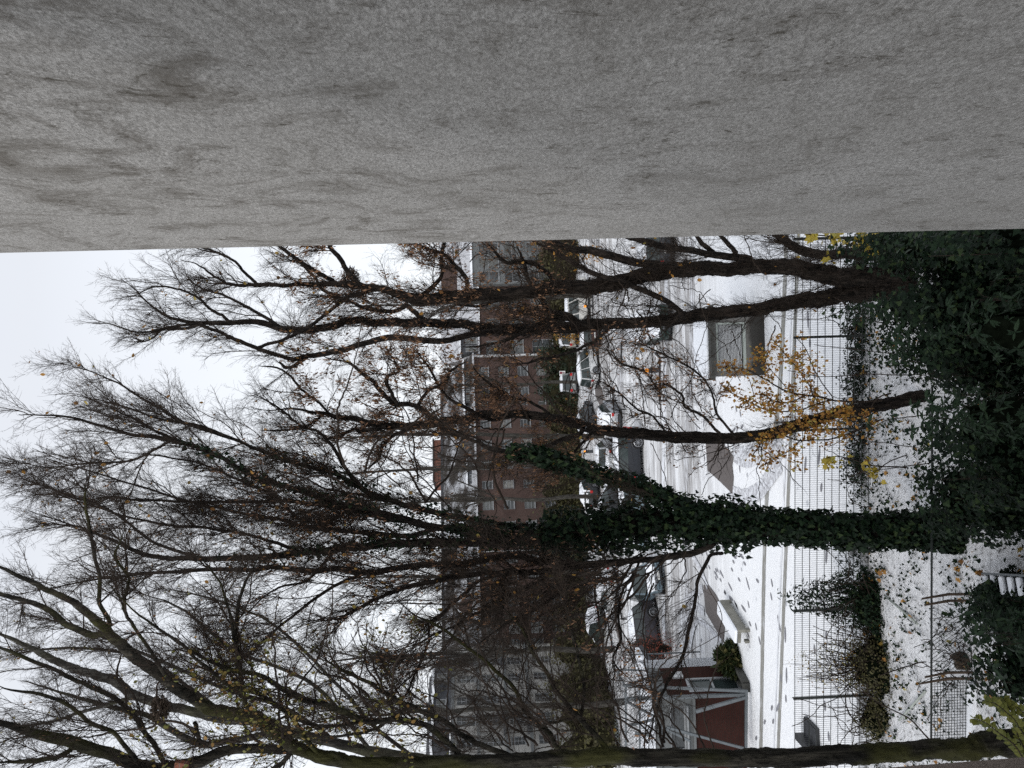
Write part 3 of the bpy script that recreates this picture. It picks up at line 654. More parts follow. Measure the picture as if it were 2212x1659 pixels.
# --- tree 2: slender curved stem with golden leaves at its foot
Y = 16.5
T2 = limb([(2050, 835, 15), (2022, 848, 14), (1990, 856, 14), (1959, 864, 14), (1892, 877, 13.5), (1826, 889, 12), (1769, 903, 12), (1726, 919, 13), (1676, 934, 13), (1606, 943, 12), (1506, 946, 12.5), (1406, 939, 12), (1339, 936, 11.5), (1273, 924, 11.5), (1239, 913, 10.5), (1206, 905, 9.5), (1150, 897, 9), (1103, 894, 9), (1036, 897, 9), (986, 907, 9), (920, 917, 9), (870, 921, 8.5), (836, 920, 8), (786, 910, 6.5), (750, 903, 6), (720, 899, 5.5), (670, 889, 4.5), (630, 882, 3.5), (580, 886, 2.5), (540, 880, 2)], Y, Y + .8)
T2L = [limb(p, Y + a, Y + b) for p, a, b in [
 ([(1262, 922, 7), (1249, 936, 6.5), (1206, 953, 6), (1173, 966, 5.5), (1130, 985, 5), (1090, 1000, 4)], 0, .6),
 ([(990, 945, 7), (960, 925, 7), (940, 908, 7), (913, 884, 6.5), (890, 874, 6), (853, 874, 6), (836, 858, 5.5), (815, 835, 5), (790, 812, 4.5), (766, 793, 4), (740, 780, 3.5), (700, 770, 3)], -.4, -1.2),
 ([(860, 872, 5), (845, 850, 4.5), (835, 815, 4), (860, 800, 3.5), (850, 770, 3)], -.9, -1.5),
 ([(900, 880, 5), (925, 845, 4.5), (960, 830, 4), (975, 800, 3.5), (1010, 780, 3)], -.6, -1.6),
 ([(835, 920, 5), (780, 935, 5), (770, 925, 4), (740, 940, 4), (700, 950, 3)], .2, 1),
 ([(920, 917, 5), (860, 935, 4.5), (830, 960, 4), (818, 990, 4), (800, 1010, 3)], .1, 1.2),
 ([(1110, 895, 5), (1060, 905, 4.5), (1000, 880, 4), (960, 850, 3.5), (930, 800, 3), (900, 760, 2.5)], -.2, -1.4),
 ([(1560, 942, 4), (1520, 900, 3.5), (1480, 880, 3.3), (1470, 850, 3), (1440, 830, 3), (1420, 840, 2.6), (1390, 800, 2.5), (1350, 790, 2.5), (1325, 760, 2), (1310, 720, 2)], -.3, -1.2),
 ([(1590, 942, 3.5), (1545, 890, 3), (1540, 850, 2.5), (1500, 800, 2.5), (1440, 770, 2), (1380, 740, 2)], -.3, -1.5),
 ([(1440, 938, 3), (1410, 900, 2.5), (1370, 880, 2.5), (1340, 850, 2), (1290, 820, 2)], -.3, .8),
 ([(1290, 922, 3.5), (1255, 960, 3.5), (1220, 1000, 3), (1180, 1010, 3)], .3, -.8),
 ([(1200, 905, 3.5), (1150, 870, 3.5), (1100, 855, 3), (1060, 830, 3), (1020, 790, 2.5)], -.2, -1.6),
 ([(720, 899, 3.5), (690, 870, 3), (650, 840, 3), (610, 800, 2.5), (560, 790, 2)], .6, -.6),
 ([(700, 895, 3.5), (660, 920, 3), (620, 930, 2.5), (560, 930, 2)], .6, 1.4)]]
TH_T2L = thin_limbs(22, (1220, 1560), (870, 940), (-1, .2), (-1, -.1), (80, 260), 16.8, .5, 76, (1, 1.8)) + thin_limbs(16, (1250, 1650), (945, 960), (-.6, .6), (.3, 1), (60, 180), 16.8, .5, 77, (.9, 1.6)) + thin_limbs(12, (850, 1250), (880, 930), (-1, .3), (-1, 1), (100, 260), 16.8, .8, 78, (1.4, 2.6))
tree('slender_tree', 'slender dark tree curving up between the twin stemmed tree and the ivy grown one', (at(2023, 848, Y)[0], Y, 0), [T2], T2L, rs, M['bark'], M['twig'],
     CRx(gap_0=.17, lens_0=(.4, 1.5), up_0=.1, curl_0=.2, trunk_0=True), thin=TH_T2L, leaves=[(8500, .085, 'slim', 'leaf_brown', .03, 1, 10, (-9, 9, 8.3, 14)), (2400, .075, 'slim', 'leaf_brown', .03, 1, 5, (-9, 9, 4, 9)), (90, .11, 'oval', 'leaf_orange', .05, 1, 1, None)])

# --- tree 3: ivy grown tree with a broom of limbs
Y = 15.5
T3 = limb([(2120, 1152, 40), (2086, 1150, 36), (2040, 1148, 32), (1990, 1145, 29), (1900, 1148, 26), (1800, 1145, 26), (1700, 1138, 26), (1600, 1133, 26), (1500, 1130, 26), (1400, 1132, 26), (1330, 1140, 25), (1260, 1150, 22), (1180, 1160, 18), (1103, 1157, 13), (1036, 1147, 11), (970, 1143, 10)], Y, Y)
la_ = [(970, 1143, 9), (903, 1130, 9), (836, 1110, 8.5), (786, 1100, 8), (720, 1087, 7), (636, 1058, 6.5), (553, 1029, 6), (500, 1000, 5.5), (433, 970, 5), (367, 953, 4.5), (267, 933, 4), (167, 906, 3), (100, 897, 2), (40, 896, 1)]
lj_ = [(1525, 1120, 11), (1500, 1104, 10), (1439, 1077, 9), (1389, 1057, 8), (1339, 1037, 7.5), (1289, 1024, 7), (1239, 1007, 7), (1189, 997, 7), (1150, 982, 6.5), (1076, 973, 6), (1046, 963, 6), (1003, 943, 5.5), (975, 930, 5)]
T3defs = [
 (la_, 0, -1.5), (lj_, -.2, -1.6),
 ([(1150, 1140, 10), (1050, 1130, 8), (986, 1117, 8), (920, 1103, 7.5), (853, 1085, 7), (786, 1057, 6), (720, 1023, 5.5), (653, 1007, 5), (603, 990, 4.5), (553, 970, 4), (500, 946, 4), (400, 913, 3.5), (340, 880, 3), (283, 846, 2.5), (240, 820, 2), (200, 803, 1.5), (133, 786, 1)], .2, 1.6),
 ([(900, 1128, 7), (836, 1120, 7), (753, 1100, 6.5), (686, 1090, 6), (620, 1082, 5), (553, 1085, 4.5), (430, 1084, 3.5), (300, 1080, 3), (240, 1072, 2.5), (182, 1080, 2)], 0, .8),
 ([(1200, 1160, 14), (1103, 1170, 13), (1020, 1172, 12), (936, 1173, 11), (853, 1174, 10.5), (786, 1181, 10), (720, 1187, 9.5), (653, 1193, 9), (553, 1204, 8), (433, 1206, 7), (380, 1205, 6.5), (333, 1203, 6), (283, 1186, 5), (200, 1150, 4), (133, 1126, 3), (67, 1106, 2)], -.1, -1.4),
 ([(1103, 1160, 8), (1020, 1155, 7), (960, 1140, 7), (886, 1157, 6.5), (786, 1150, 6), (713, 1143, 5.5), (663, 1137, 5), (603, 1123, 4.5), (553, 1112, 4), (480, 1098, 4), (433, 1090, 3.5), (300, 1050, 2.5), (200, 1020, 2), (100, 990, 1.2)], .3, 2),
 ([(663, 1137, 4), (620, 1097, 3.5), (570, 1060, 3), (500, 1030, 3), (430, 1000, 2.5), (350, 985, 2), (250, 975, 1.5)], .8, 1.6),
 ([(1540, 1172, 9), (1519, 1188, 8.5), (1439, 1203, 8.5), (1373, 1212, 8), (1293, 1217, 8), (1206, 1217, 8.5), (1150, 1208, 8.5), (1103, 1203, 9), (1053, 1210, 9), (986, 1217, 8.5), (920, 1221, 8), (853, 1228, 8), (803, 1237, 8), (736, 1233, 7), (653, 1233, 6.5), (586, 1223, 6), (553, 1231, 5.5), (433, 1230, 5), (300, 1240, 4.5), (200, 1256, 4), (100, 1273, 3), (0, 1293, 2)], -.4, -2),
 ([(1430, 1204, 6), (1330, 1218, 6), (1206, 1230, 7), (1103, 1238, 7), (1053, 1240, 6.5), (986, 1247, 6), (936, 1254, 5.5), (870, 1273, 5), (803, 1297, 4.5), (753, 1327, 4.5), (733, 1337, 5), (713, 1340, 3)], -.5, -2.4),
 ([(803, 1237, 5), (770, 1245, 4.5), (686, 1290, 4), (620, 1343, 3.5), (553, 1400, 3), (500, 1440, 2.5), (430, 1480, 2)], -.8, -2.2),
 ([(1560, 1195, 4.5), (1533, 1203, 4.5), (1506, 1263, 4.3), (1493, 1339, 4.3), (1476, 1416, 4.3), (1446, 1463, 4), (1430, 1500, 3.5), (1416, 1539, 3), (1399, 1606, 2.5)], -.5, -3),
 ([(1120, 1236, 4.5), (1036, 1253, 4.5), (1003, 1283, 4.5), (970, 1313, 4.5), (945, 1335, 5), (922, 1350, 5)], -.6, -1.2),
 ([(925, 1350, 3), (926, 1373, 3), (921, 1400, 3), (913, 1423, 3), (896, 1456, 2.6), (880, 1496, 2.2), (850, 1530, 2)], -1.2, -1.9),
 ([(1420, 1205, 3.5), (1370, 1215, 3.5), (1345, 1245, 3), (1300, 1250, 3), (1250, 1265, 3), (1200, 1290, 3), (1150, 1320, 3), (1106, 1340, 2.6), (1020, 1400, 2)], -.5, -2.5),
 ([(1206, 1220, 3.5), (1160, 1260, 3.5), (1106, 1286, 3.3), (1040, 1320, 3), (970, 1356, 2.6), (900, 1390, 2), (840, 1410, 1.6)], -.6, -2.6),
 ([(1380, 1215, 3), (1350, 1270, 3), (1335, 1330, 3), (1343, 1380, 3), (1325, 1430, 2.4), (1370, 1475, 2)], -.7, -2.8),
 ([(720, 1187, 4), (680, 1240, 3.5), (640, 1262, 3), (600, 1270, 2.6), (560, 1300, 2), (520, 1340, 2)], -.6, -1.6),
 ([(786, 1057, 5), (740, 1000, 4.5), (700, 940, 4), (650, 920, 3), (600, 880, 2.4), (550, 850, 2)], .5, 2),
 ([(500, 946, 4), (430, 920, 3.5), (350, 905, 3), (270, 880, 2.4), (200, 860, 1.6)], .9, 2),
 ([(433, 970, 4), (350, 935, 3), (290, 905, 2.2), (230, 880, 1.4)], -.8, -2),
 ([(367, 953, 3.5), (300, 990, 3), (200, 1000, 2.2), (100, 1010, 1.5), (30, 1000, 1)], -.9, -.2),
 ([(430, 1206, 4), (330, 1170, 3.5), (250, 1110, 3), (150, 1070, 2.4), (60, 1040, 1.6)], -.6, .6),
 ([(653, 1193, 5), (560, 1160, 4), (450, 1140, 3.6), (340, 1130, 3), (220, 1100, 2.2), (100, 1060, 1.6)], -.4, 1)]
T3L = [limb(p, Y + a, Y + b) for p, a, b in T3defs]
TH_T3L = thin_limbs(26, (1100, 1420), (1215, 1260), (-1, -.3), (.2, 1.2), (200, 520), 15, 1.5, 71) + thin_limbs(12, (1380, 1500), (1190, 1210), (-1, .3), (.6, 1), (120, 300), 15, 1, 72, (1.2, 2)) + thin_limbs(14, (700, 1100), (1000, 1120), (-1, .2), (-1, -.2), (150, 420), 15.5, 1.5, 75)
tree('ivy_grown_tree', 'tall bare tree with a broom of limbs, its trunk wrapped in dark ivy', (at(2086, 1150, Y)[0], Y, 0), [T3], T3L, rs, M['bark'], M['twig'],
     CRx(gap_0=.16, gap_1=.075, lens_0=(.9, 2.7), lens_1=(.35, 1.2), ang_0=(12, 42), up_0=.2), thin=TH_T3L, leaves=[(6500, .08, 'slim', 'leaf_brown', .03, 1, 6, (-12, 9, 7.5, 15)), (500, .09, 'oval', 'leaf_orange', .05, 1, 1, None)],
     ivy=[([(T3[0][:42], T3[1][:46])], 7500, .115, .15), ([(T3[0][34:62], T3[1][34:62])], 4300, .105, .4), ([(T3[0][60:], T3[1][60:])], 900, .08, .2), ([(T3L[1][0][:45], T3L[1][1][:45])], 3000, .1, .14),
          ([(p[0][:45], p[1][:45]) for p in (T3L[0], T3L[2], T3L[4])], 2200, .075, .14)])

# --- tree 4: mossy trunk along the left edge
Y = 12.5
T4 = limb([(2340, 1592, 32), (2160, 1606, 27), (2092, 1616, 23), (1990, 1620, 20), (1892, 1626, 20), (1800, 1632, 20), (1659, 1638, 20), (1560, 1636, 17), (1373, 1634, 18), (1250, 1637, 17), (1173, 1640, 16), (1106, 1643, 15), (986, 1645, 14), (900, 1649, 13), (853, 1650, 13), (753, 1645, 14), (686, 1632, 13), (636, 1612, 13), (586, 1575, 12.5), (553, 1548, 12.5), (483, 1539, 12), (427, 1516, 11.5), (367, 1476, 11), (300, 1426, 11), (250, 1383, 11), (200, 1333, 10), (133, 1289, 9), (50, 1249, 8), (0, 1226, 7), (-120, 1180, 6)], Y, Y - .6, wob=.012)
T4L = [limb(p, Y + a, Y + b) for p, a, b in [
 ([(760, 1650, 12), (700, 1640, 12), (636, 1622, 11), (553, 1618, 11), (483, 1622, 12), (433, 1645, 14), (366, 1660, 15), (300, 1652, 15), (233, 1628, 14), (167, 1608, 14), (83, 1586, 12), (0, 1560, 10), (-80, 1540, 9)], .3, -.6),
 ([(250, 1383, 8), (233, 1369, 8), (187, 1366, 8), (133, 1339, 7), (67, 1303, 6), (0, 1283, 5), (-80, 1260, 4)], -.4, .6),
 ([(240, 1350, 5), (220, 1306, 5), (213, 1249, 4.5), (200, 1189, 4), (187, 1106, 3.5), (180, 1040, 3)], -.3, -1),
 ([(360, 1645, 6), (350, 1636, 6), (317, 1589, 6), (283, 1539, 6), (233, 1499, 5.5), (167, 1472, 5), (100, 1439, 4.5), (0, 1400, 4), (-60, 1380, 3)], .2, 1.2),
 ([(600, 1560, 6), (560, 1545, 6), (533, 1523, 6), (517, 1456, 6), (510, 1389, 5.5), (511, 1346, 5), (520, 1283, 4), (540, 1240, 3.5), (560, 1200, 3)], -.3, -.9),
 ([(1120, 1637, 7), (1100, 1633, 7), (1046, 1613, 7), (1003, 1589, 7), (953, 1556, 6.5), (886, 1526, 6), (836, 1500, 5), (790, 1470, 4.5), (740, 1450, 4), (690, 1420, 3)], 0, .9),
 ([(1000, 1640, 7), (960, 1600, 7), (920, 1566, 7), (853, 1556, 7.5), (786, 1556, 7), (720, 1529, 7), (653, 1508, 6.5), (586, 1473, 6), (553, 1456, 5.5), (480, 1440, 5), (400, 1400, 4), (330, 1350, 3)], -.1, -1),
 ([(1320, 1625, 7), (1303, 1609, 7), (1256, 1556, 6.5), (1230, 1530, 6), (1206, 1496, 5.5), (1180, 1450, 5), (1149, 1406, 4), (1120, 1350, 3.5), (1080, 1300, 3)], -.2, .8),
 ([(1215, 1630, 6), (1203, 1612, 6), (1173, 1573, 6), (1139, 1543, 5.5), (1113, 1489, 5), (1060, 1440, 4.5), (1010, 1400, 4), (950, 1350, 3.5), (900, 1330, 3), (850, 1290, 2.5)], .1, 1.3),
 ([(1252, 1548, 4), (1262, 1500, 4), (1252, 1430, 4), (1238, 1380, 3.6), (1230, 1330, 3), (1210, 1270, 2.4)], .2, .8),
 ([(1180, 1573, 3.5), (1175, 1565, 3.5), (1220, 1556, 3.5), (1250, 1550, 3)], .2, .2),
 ([(420, 1560, 5), (433, 1606, 5)], 0, 0),
 ([(700, 1640, 5), (660, 1600, 6), (620, 1540, 5.5), (560, 1500, 5), (500, 1480, 5), (430, 1430, 4), (380, 1380, 3.5), (300, 1330, 3), (230, 1250, 2.4)], -.3, -1.6),
 ([(367, 1470, 5), (300, 1370, 4), (270, 1310, 4), (280, 1250, 3.4), (250, 1200, 3), (270, 1150, 2.4)], -.6, -1.6),
 ([(300, 1650, 6), (240, 1580, 5), (200, 1560, 5), (140, 1520, 4.5), (80, 1500, 4), (0, 1480, 3.4)], -.3, -1),
 ([(510, 1390, 3.4), (490, 1300, 3), (470, 1250, 2.5), (430, 1200, 2)], -.7, -1.6),
 ([(886, 1526, 4), (840, 1560, 3.5), (790, 1580, 3.5), (700, 1590, 3), (620, 1580, 2.5)], .5, 1),
 ([(786, 1556, 4), (730, 1570, 4), (650, 1560, 3.5), (600, 1530, 3)], -.4, -1),
 ([(640, 1600, 6), (620, 1640, 6), (560, 1680, 5)], -.1, -.4), ([(167, 1608, 6), (100, 1640, 6), (0, 1650, 5)], -.2, -.6)]]
TH_T4L = thin_limbs(34, (950, 1560), (1600, 1625), (-1, -.1), (-1.2, -.3), (160, 420), 13, .8, 73) + thin_limbs(20, (200, 900), (1480, 1620), (-1, .1), (-1, -.1), (160, 400), 13, 1, 74, (2, 3.6))
tree('mossy_tree', 'big tree with mossy fissured trunk rising along the left edge, beside the pinkish parapet', (at(2337, 1592, Y)[0], Y, 0), [T4], T4L, rs, M['bark_moss'], M['twig'],
     CRx(gap_0=.18, lens_0=(.6, 2.3), up_0=.14, ang_0=(20, 60)), thin=TH_T4L, leaves=[(1500, .07, 'oval', 'leaf_mix', .04, 1, 3, (-14, -4, 11, 16)), (700, .06, 'oval', 'leaf_lime', .04, 1, 2, (-14, -4, 10.5, 15)), (700, .05, 'slim', 'leaf_brown', .03, 1, 4, None)])

# grey-barked tree behind the mossy one
Y = 19.0
T5 = limb([(1570, 1690, 16), (1200, 1672, 14), (900, 1640, 12), (700, 1600, 10), (553, 1562, 9.5), (467, 1549, 9), (390, 1530, 9), (300, 1506, 9), (250, 1474, 9.5), (217, 1461, 9), (167, 1448, 8), (117, 1426, 7), (67, 1400, 6), (0, 1370, 5), (-60, 1350, 4)], Y, Y)
T5L = [limb(p, Y + a, Y + b) for p, a, b in [
 ([(600, 1580, 8), (500, 1600, 8), (433, 1606, 8), (367, 1572, 7), (317, 1545, 6), (250, 1530, 5), (150, 1500, 4), (50, 1470, 3)], 0, 1),
 ([(720, 1600, 6), (620, 1530, 5), (520, 1500, 5), (400, 1450, 4), (280, 1400, 3.5), (150, 1350, 3), (50, 1330, 2)], 0, 1.5),
 ([(800, 1620, 5), (700, 1500, 5), (620, 1450, 4), (500, 1400, 3.5), (400, 1320, 3), (300, 1280, 2)], 0, -1),
 ([(900, 1640, 5), (800, 1560, 5), (720, 1470, 4), (650, 1400, 4), (560, 1330, 3), (450, 1290, 2.6), (350, 1270, 2)], .3, 2),
 ([(500, 1556, 5), (400, 1480, 4), (300, 1420, 3.5), (150, 1400, 3), (0, 1420, 2)], .3, 2), ([(300, 1506, 5), (200, 1530, 4), (100, 1560, 3), (0, 1570, 2)], 0, 1)]]
tree('grey_barked_tree', 'pale grey barked bare tree standing behind the mossy tree', (at(1620, 1690, Y)[0], Y, 0), [T5], T5L, rs, M['bark_grey'], M['twig'],
     CRx(gap_0=.17, lens_0=(.7, 2.6), up_0=.25), leaves=[(500, .07, 'oval', 'leaf_mix', .04, 1, 2, None)])

# bird nests lodged in the forks
def nest(x, y, Y, r, label):
    c = at(x, y, Y); N = 420; rr = np.random.default_rng(int(x)); q = rr.normal(size=(N, 3)); q = nrm(q) * rr.uniform(.5, 1, (N, 1)) * r; q[:, 2] *= .75
    d = nrm(rr.normal(size=(N, 3)) * [1, 1, .35]); Ls = rr.uniform(.15, .4, (N, 1)) * r * 2.2
    pts = np.stack([q - d * Ls / 2, q, q + d * Ls / 2], 1); pts[:, 1] *= 1.12
    V, f = tubes_np(pts, np.full((N, 3), .006), 3)
    o = mesh_np('bird_nest', [(V, f, 0)], M['wood']); o.location = [float(v) for v in c]; tag(o, label, 'bird nest')
nest(758, 600, 16.6, .24, 'round twig bird nest high in the twin stemmed tree beside the wall')
nest(888 - 553 + 10, 1106 + 1290 / 3 - 5, 12.4, .2, 'twig bird nest in the mossy tree on the left edge')
mb = MB(); c = at(392, 1656, 12.1); mb.box(c, (.16, .1, .2), ry=.2); tag(mb.build('nest_box', M['brick_orange'], bevel=.01), 'small dusty red box fixed on a branch of the mossy tree', 'nest box')

# --- thin trees standing further off beside the far street
def far_tree(x, ybase, yc, Yd, xtop, rD, label, seed, lean=0, grp='bare street trees beyond the parking lot', dens=1.0):
    r2 = np.random.default_rng(seed); xb = CX - 0; g_ = at(x, yc, Yd); 
    base = np.array([g_[0], Yd, 0]); topz = at(xtop, yc, Yd)[2]; Hh = topz
    tr = []; n = 12; p = base.copy(); pts = [p.copy()]
    for i in range(n): p = p + np.array([lean * Hh / n + r2.normal() * .12, r2.normal() * .12, Hh * .8 / n]); pts.append(p.copy())
    trk = (np.array(pts), np.linspace(rD * Yd / F, rD * Yd / F * .25, n + 1))
    lb = spawn([trk], (Hh * .22, Hh * .45), Hh * .055, 8, rD * Yd / F * .4, (20, 45), .3, .08, r2, t0=.28)
    sp2 = [dict(lens=(1.2, 2.8), gap=.26 / dens, n=5, rad=.03, ang=(20, 50), up=.2, curl=.12, t0=.1), dict(lens=(.5, 1.4), gap=.18 / dens, n=4, rad=.013, ang=(20, 55), up=.1, curl=.12, t0=.05), dict(lens=(.3, .7), gap=.3, n=3, rad=.008, ang=(20, 55), up=.1, curl=.12, t0=.05)]
    tree('street_tree', label, base, [trk], lb, r2, M['bark_far'], M['twig_far'], sp2, group=grp)
far_tree(1240, 0, 942, 62, 560, 6, 'grey bare street tree just right of the orange chimney block', 31)
far_tree(1240, 0, 1003, 60, 480, 5.5, 'thin grey bare street tree standing in front of the orange chimney block', 32)
far_tree(1240, 0, 1075, 58, 600, 5, 'thin grey bare street tree just right of the ivy grown trunk', 33)
far_tree(1240, 0, 1240, 66, 640, 6, 'grey bare street tree just left of the ivy grown trunk', 34)
far_tree(1240, 0, 1405, 60, 560, 6.5, 'grey bare street tree where brick row and pale building meet', 35, dens=1.2)
far_tree(1240, 0, 1520, 56, 520, 7, 'grey bare street tree in front of the pale building', 36, dens=1.3)
far_tree(1240, 0, 1330, 70, 780, 5, 'grey bare street tree in front of the brick row windows', 39)
far_tree(1240, 0, 640, 66, 620, 5.5, 'grey bare street tree behind the twin stemmed tree', 37)
far_tree(1240, 0, 830, 64, 760, 4, 'small grey bare street tree in front of the slate dormer', 38)
# ---------------------------------------------------------------- shrubs
def bush(name, label, c, rad, N, size, kind, mat, seed, core='core', cat='bush', group=None, stems=14, lump=.25, ground=True, rosette=False, corek=.72):
    """c centre of the foot, rad (rx, ry, h)"""
    r2 = np.random.default_rng(seed); o = thing(name, label, cat, (c[0], c[1], 0), group=group); z0 = c[2] if len(c) > 2 else 0
    rx, ry, h = rad
    ph = r2.uniform(0, 6, 6)
    def R(d): return 1 + lump * (np.sin(d[:, 0] * 4 + ph[0]) * np.cos(d[:, 2] * 5 + ph[1]) + .6 * np.sin(d[:, 1] * 7 + d[:, 2] * 6 + ph[2]))
    d = nrm(r2.normal(size=(N, 3))); d[:, 2] = np.abs(d[:, 2]) ; k = R(d)[:, None] * r2.uniform(.72, 1.08, (N, 1))
    pts = d * k * np.array([rx, ry, h]); pts[:, 2] += z0
    if rosette:
        m = N // 9; cen = pts[:m]; fdir = nrm(d[:m] + np.array([0, 0, .5])); reps = np.repeat(np.arange(m), 9)
        a = r2.uniform(0, 2 * PI, len(reps)); u = nrm(np.cross(fdir, [.3, .8, .2])); w_ = np.cross(fdir, u)
        dd = u[reps] * np.cos(a)[:, None] + w_[reps] * np.sin(a)[:, None] + fdir[reps] * .25
        V, f = leaves_np(cen[reps], size, 'slim', face=fdir[reps] * 2, dirs=dd * 3, fold=.25)
    else: V, f = leaves_np(pts, size, kind, face=d * .9 + np.array([0, -.2, .4]), up=.2)
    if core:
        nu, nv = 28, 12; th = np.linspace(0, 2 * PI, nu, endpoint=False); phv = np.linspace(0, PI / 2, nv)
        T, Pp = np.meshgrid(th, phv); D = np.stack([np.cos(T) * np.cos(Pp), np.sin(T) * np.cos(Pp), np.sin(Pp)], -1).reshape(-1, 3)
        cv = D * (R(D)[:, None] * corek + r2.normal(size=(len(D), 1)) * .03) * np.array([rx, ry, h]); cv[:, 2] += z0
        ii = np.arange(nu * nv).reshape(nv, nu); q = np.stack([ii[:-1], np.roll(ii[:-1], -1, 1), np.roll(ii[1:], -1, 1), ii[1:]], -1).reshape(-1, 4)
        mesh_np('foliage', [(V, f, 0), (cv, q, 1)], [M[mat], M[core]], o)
    else: mesh_np('foliage', [(V, f, 0)], M[mat], o)
    st = []
    for _ in range(stems):
        dd = nrm(r2.normal(size=3)); dd[2] = abs(dd[2]) + .5; e = dd / np.linalg.norm(dd) * np.array([rx, ry, h]) * r2.uniform(.8, 1.15)
        m_ = e * .5 + r2.normal(size=3) * .22 * rx; p = np.array([[0, 0, 0], m_, e]); p[:, 2] = np.maximum(p[:, 2], 0); P_ = smooth_path(p, 3); st.append((P_, np.linspace(.008, .003, len(P_)) * (1 + min(rx, 1) * .6)))
    tw = spawn(st, (rx * .3, rx * .8), .2, 5, .003 * (1 + min(rx, 1)), (20, 60), .1, .25, r2)
    parts = []; add_tubes(parts, st, 4, 0); add_tubes(parts, tw, 3, 0); mesh_np('stems', parts, M['twig'], o)
    return o
def bushD(name, label, x, y, Yd, wD, h, ry, **kw):
    """foot at depth Yd under frame row y; wD half width in frame px"""
    p = at(1041, y, Yd); return bush(name, label, (p[0], Yd), (wD * Yd / F, ry, h), **kw)

# dark mass of the near garden, filling the lower right of the frame
B = bushD
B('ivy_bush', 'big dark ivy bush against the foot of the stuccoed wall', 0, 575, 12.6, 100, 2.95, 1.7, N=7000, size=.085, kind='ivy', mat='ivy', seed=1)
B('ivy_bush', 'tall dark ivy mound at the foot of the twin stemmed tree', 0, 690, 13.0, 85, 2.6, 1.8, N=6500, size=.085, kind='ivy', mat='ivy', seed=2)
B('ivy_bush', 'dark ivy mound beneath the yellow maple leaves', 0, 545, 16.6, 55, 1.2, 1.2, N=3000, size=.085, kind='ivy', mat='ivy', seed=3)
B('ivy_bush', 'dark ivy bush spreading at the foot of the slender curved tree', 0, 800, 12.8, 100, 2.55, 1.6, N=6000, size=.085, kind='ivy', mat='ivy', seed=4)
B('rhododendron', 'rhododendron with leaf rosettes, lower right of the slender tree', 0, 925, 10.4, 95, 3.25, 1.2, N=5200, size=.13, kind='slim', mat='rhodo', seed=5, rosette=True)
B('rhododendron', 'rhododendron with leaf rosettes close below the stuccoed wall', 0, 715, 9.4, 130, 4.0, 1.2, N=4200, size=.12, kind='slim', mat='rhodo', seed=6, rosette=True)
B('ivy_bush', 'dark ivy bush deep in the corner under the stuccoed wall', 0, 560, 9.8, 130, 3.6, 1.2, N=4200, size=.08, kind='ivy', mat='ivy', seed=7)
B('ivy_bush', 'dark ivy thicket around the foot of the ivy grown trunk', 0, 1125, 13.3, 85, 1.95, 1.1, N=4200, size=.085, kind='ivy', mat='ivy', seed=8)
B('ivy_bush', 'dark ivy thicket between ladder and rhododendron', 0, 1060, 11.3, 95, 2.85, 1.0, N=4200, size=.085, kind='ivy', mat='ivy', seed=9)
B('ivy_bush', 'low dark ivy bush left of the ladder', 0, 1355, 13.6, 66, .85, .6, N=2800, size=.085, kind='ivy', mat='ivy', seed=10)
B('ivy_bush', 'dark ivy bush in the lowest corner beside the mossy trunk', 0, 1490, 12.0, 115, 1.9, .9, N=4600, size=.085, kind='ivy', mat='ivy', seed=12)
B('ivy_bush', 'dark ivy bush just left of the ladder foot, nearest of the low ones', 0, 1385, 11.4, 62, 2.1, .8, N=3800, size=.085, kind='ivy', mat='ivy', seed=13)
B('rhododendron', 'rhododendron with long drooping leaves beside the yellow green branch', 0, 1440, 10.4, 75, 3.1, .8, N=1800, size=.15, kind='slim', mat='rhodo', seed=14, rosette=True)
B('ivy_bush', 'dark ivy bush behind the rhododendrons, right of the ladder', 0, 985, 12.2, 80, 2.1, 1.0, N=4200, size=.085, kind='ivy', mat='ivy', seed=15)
# ivy band along the fence foot and the two larger clumps growing through it
for k, (y, w, h, lab) in enumerate([(600, 45, .35, 'low ivy along the fence foot behind the twin stemmed tree'), (730, 55, .42, 'low ivy along the fence foot around the post right of the slender tree'), (830, 60, .35, 'low ivy along the fence foot right of the golden sapling'),
        (935, 60, .45, 'low ivy along the fence foot behind the golden sapling'), (1040, 60, .4, 'low ivy along the fence foot right of the ivy grown trunk'), (1200, 50, .45, 'low ivy along the fence foot left of the ivy grown trunk')]):
    B('ivy_clump', lab, 0, y, 19.15 + (y - 600) * .0011, w, h, .4, N=650, size=.07, kind='ivy', mat='ivy', seed=20 + k, cat='ivy', core=None, lump=.5, stems=22)
B('laurel_shrub', 'dark glossy leaved shrub growing up through the mesh fence', 0, 1325, 19.4, 60, 1.85, .5, N=1500, size=.14, kind='slim', mat='ivy', seed=30, core=None, stems=40, cat='shrub')
B('ivy_clump', 'thick dark ivy heap under the glossy leaved shrub', 0, 1340, 19.0, 75, .65, .5, N=1800, size=.07, kind='ivy', mat='ivy', seed=31, cat='ivy')
B('ivy_clump', 'thick dark brownish tangle at the fence foot near the mossy tree', 0, 1480, 18.8, 85, .85, .6, N=1700, size=.06, kind='oval', mat='shrub', seed=32, cat='ivy', stems=60)
B('bare_shrub', 'bare twiggy shrub tangled in the mesh fence near the mossy tree', 0, 1465, 19.3, 72, 2.0, .6, N=700, size=.05, kind='oval', mat='leaf_mix', seed=33, core=None, stems=55, cat='shrub')
B('ivy_clump', 'brownish leafy clump on the fence foot farthest left', 0, 1590, 18.9, 50, .6, .5, N=1200, size=.06, kind='oval', mat='shrub', seed=34, cat='ivy')

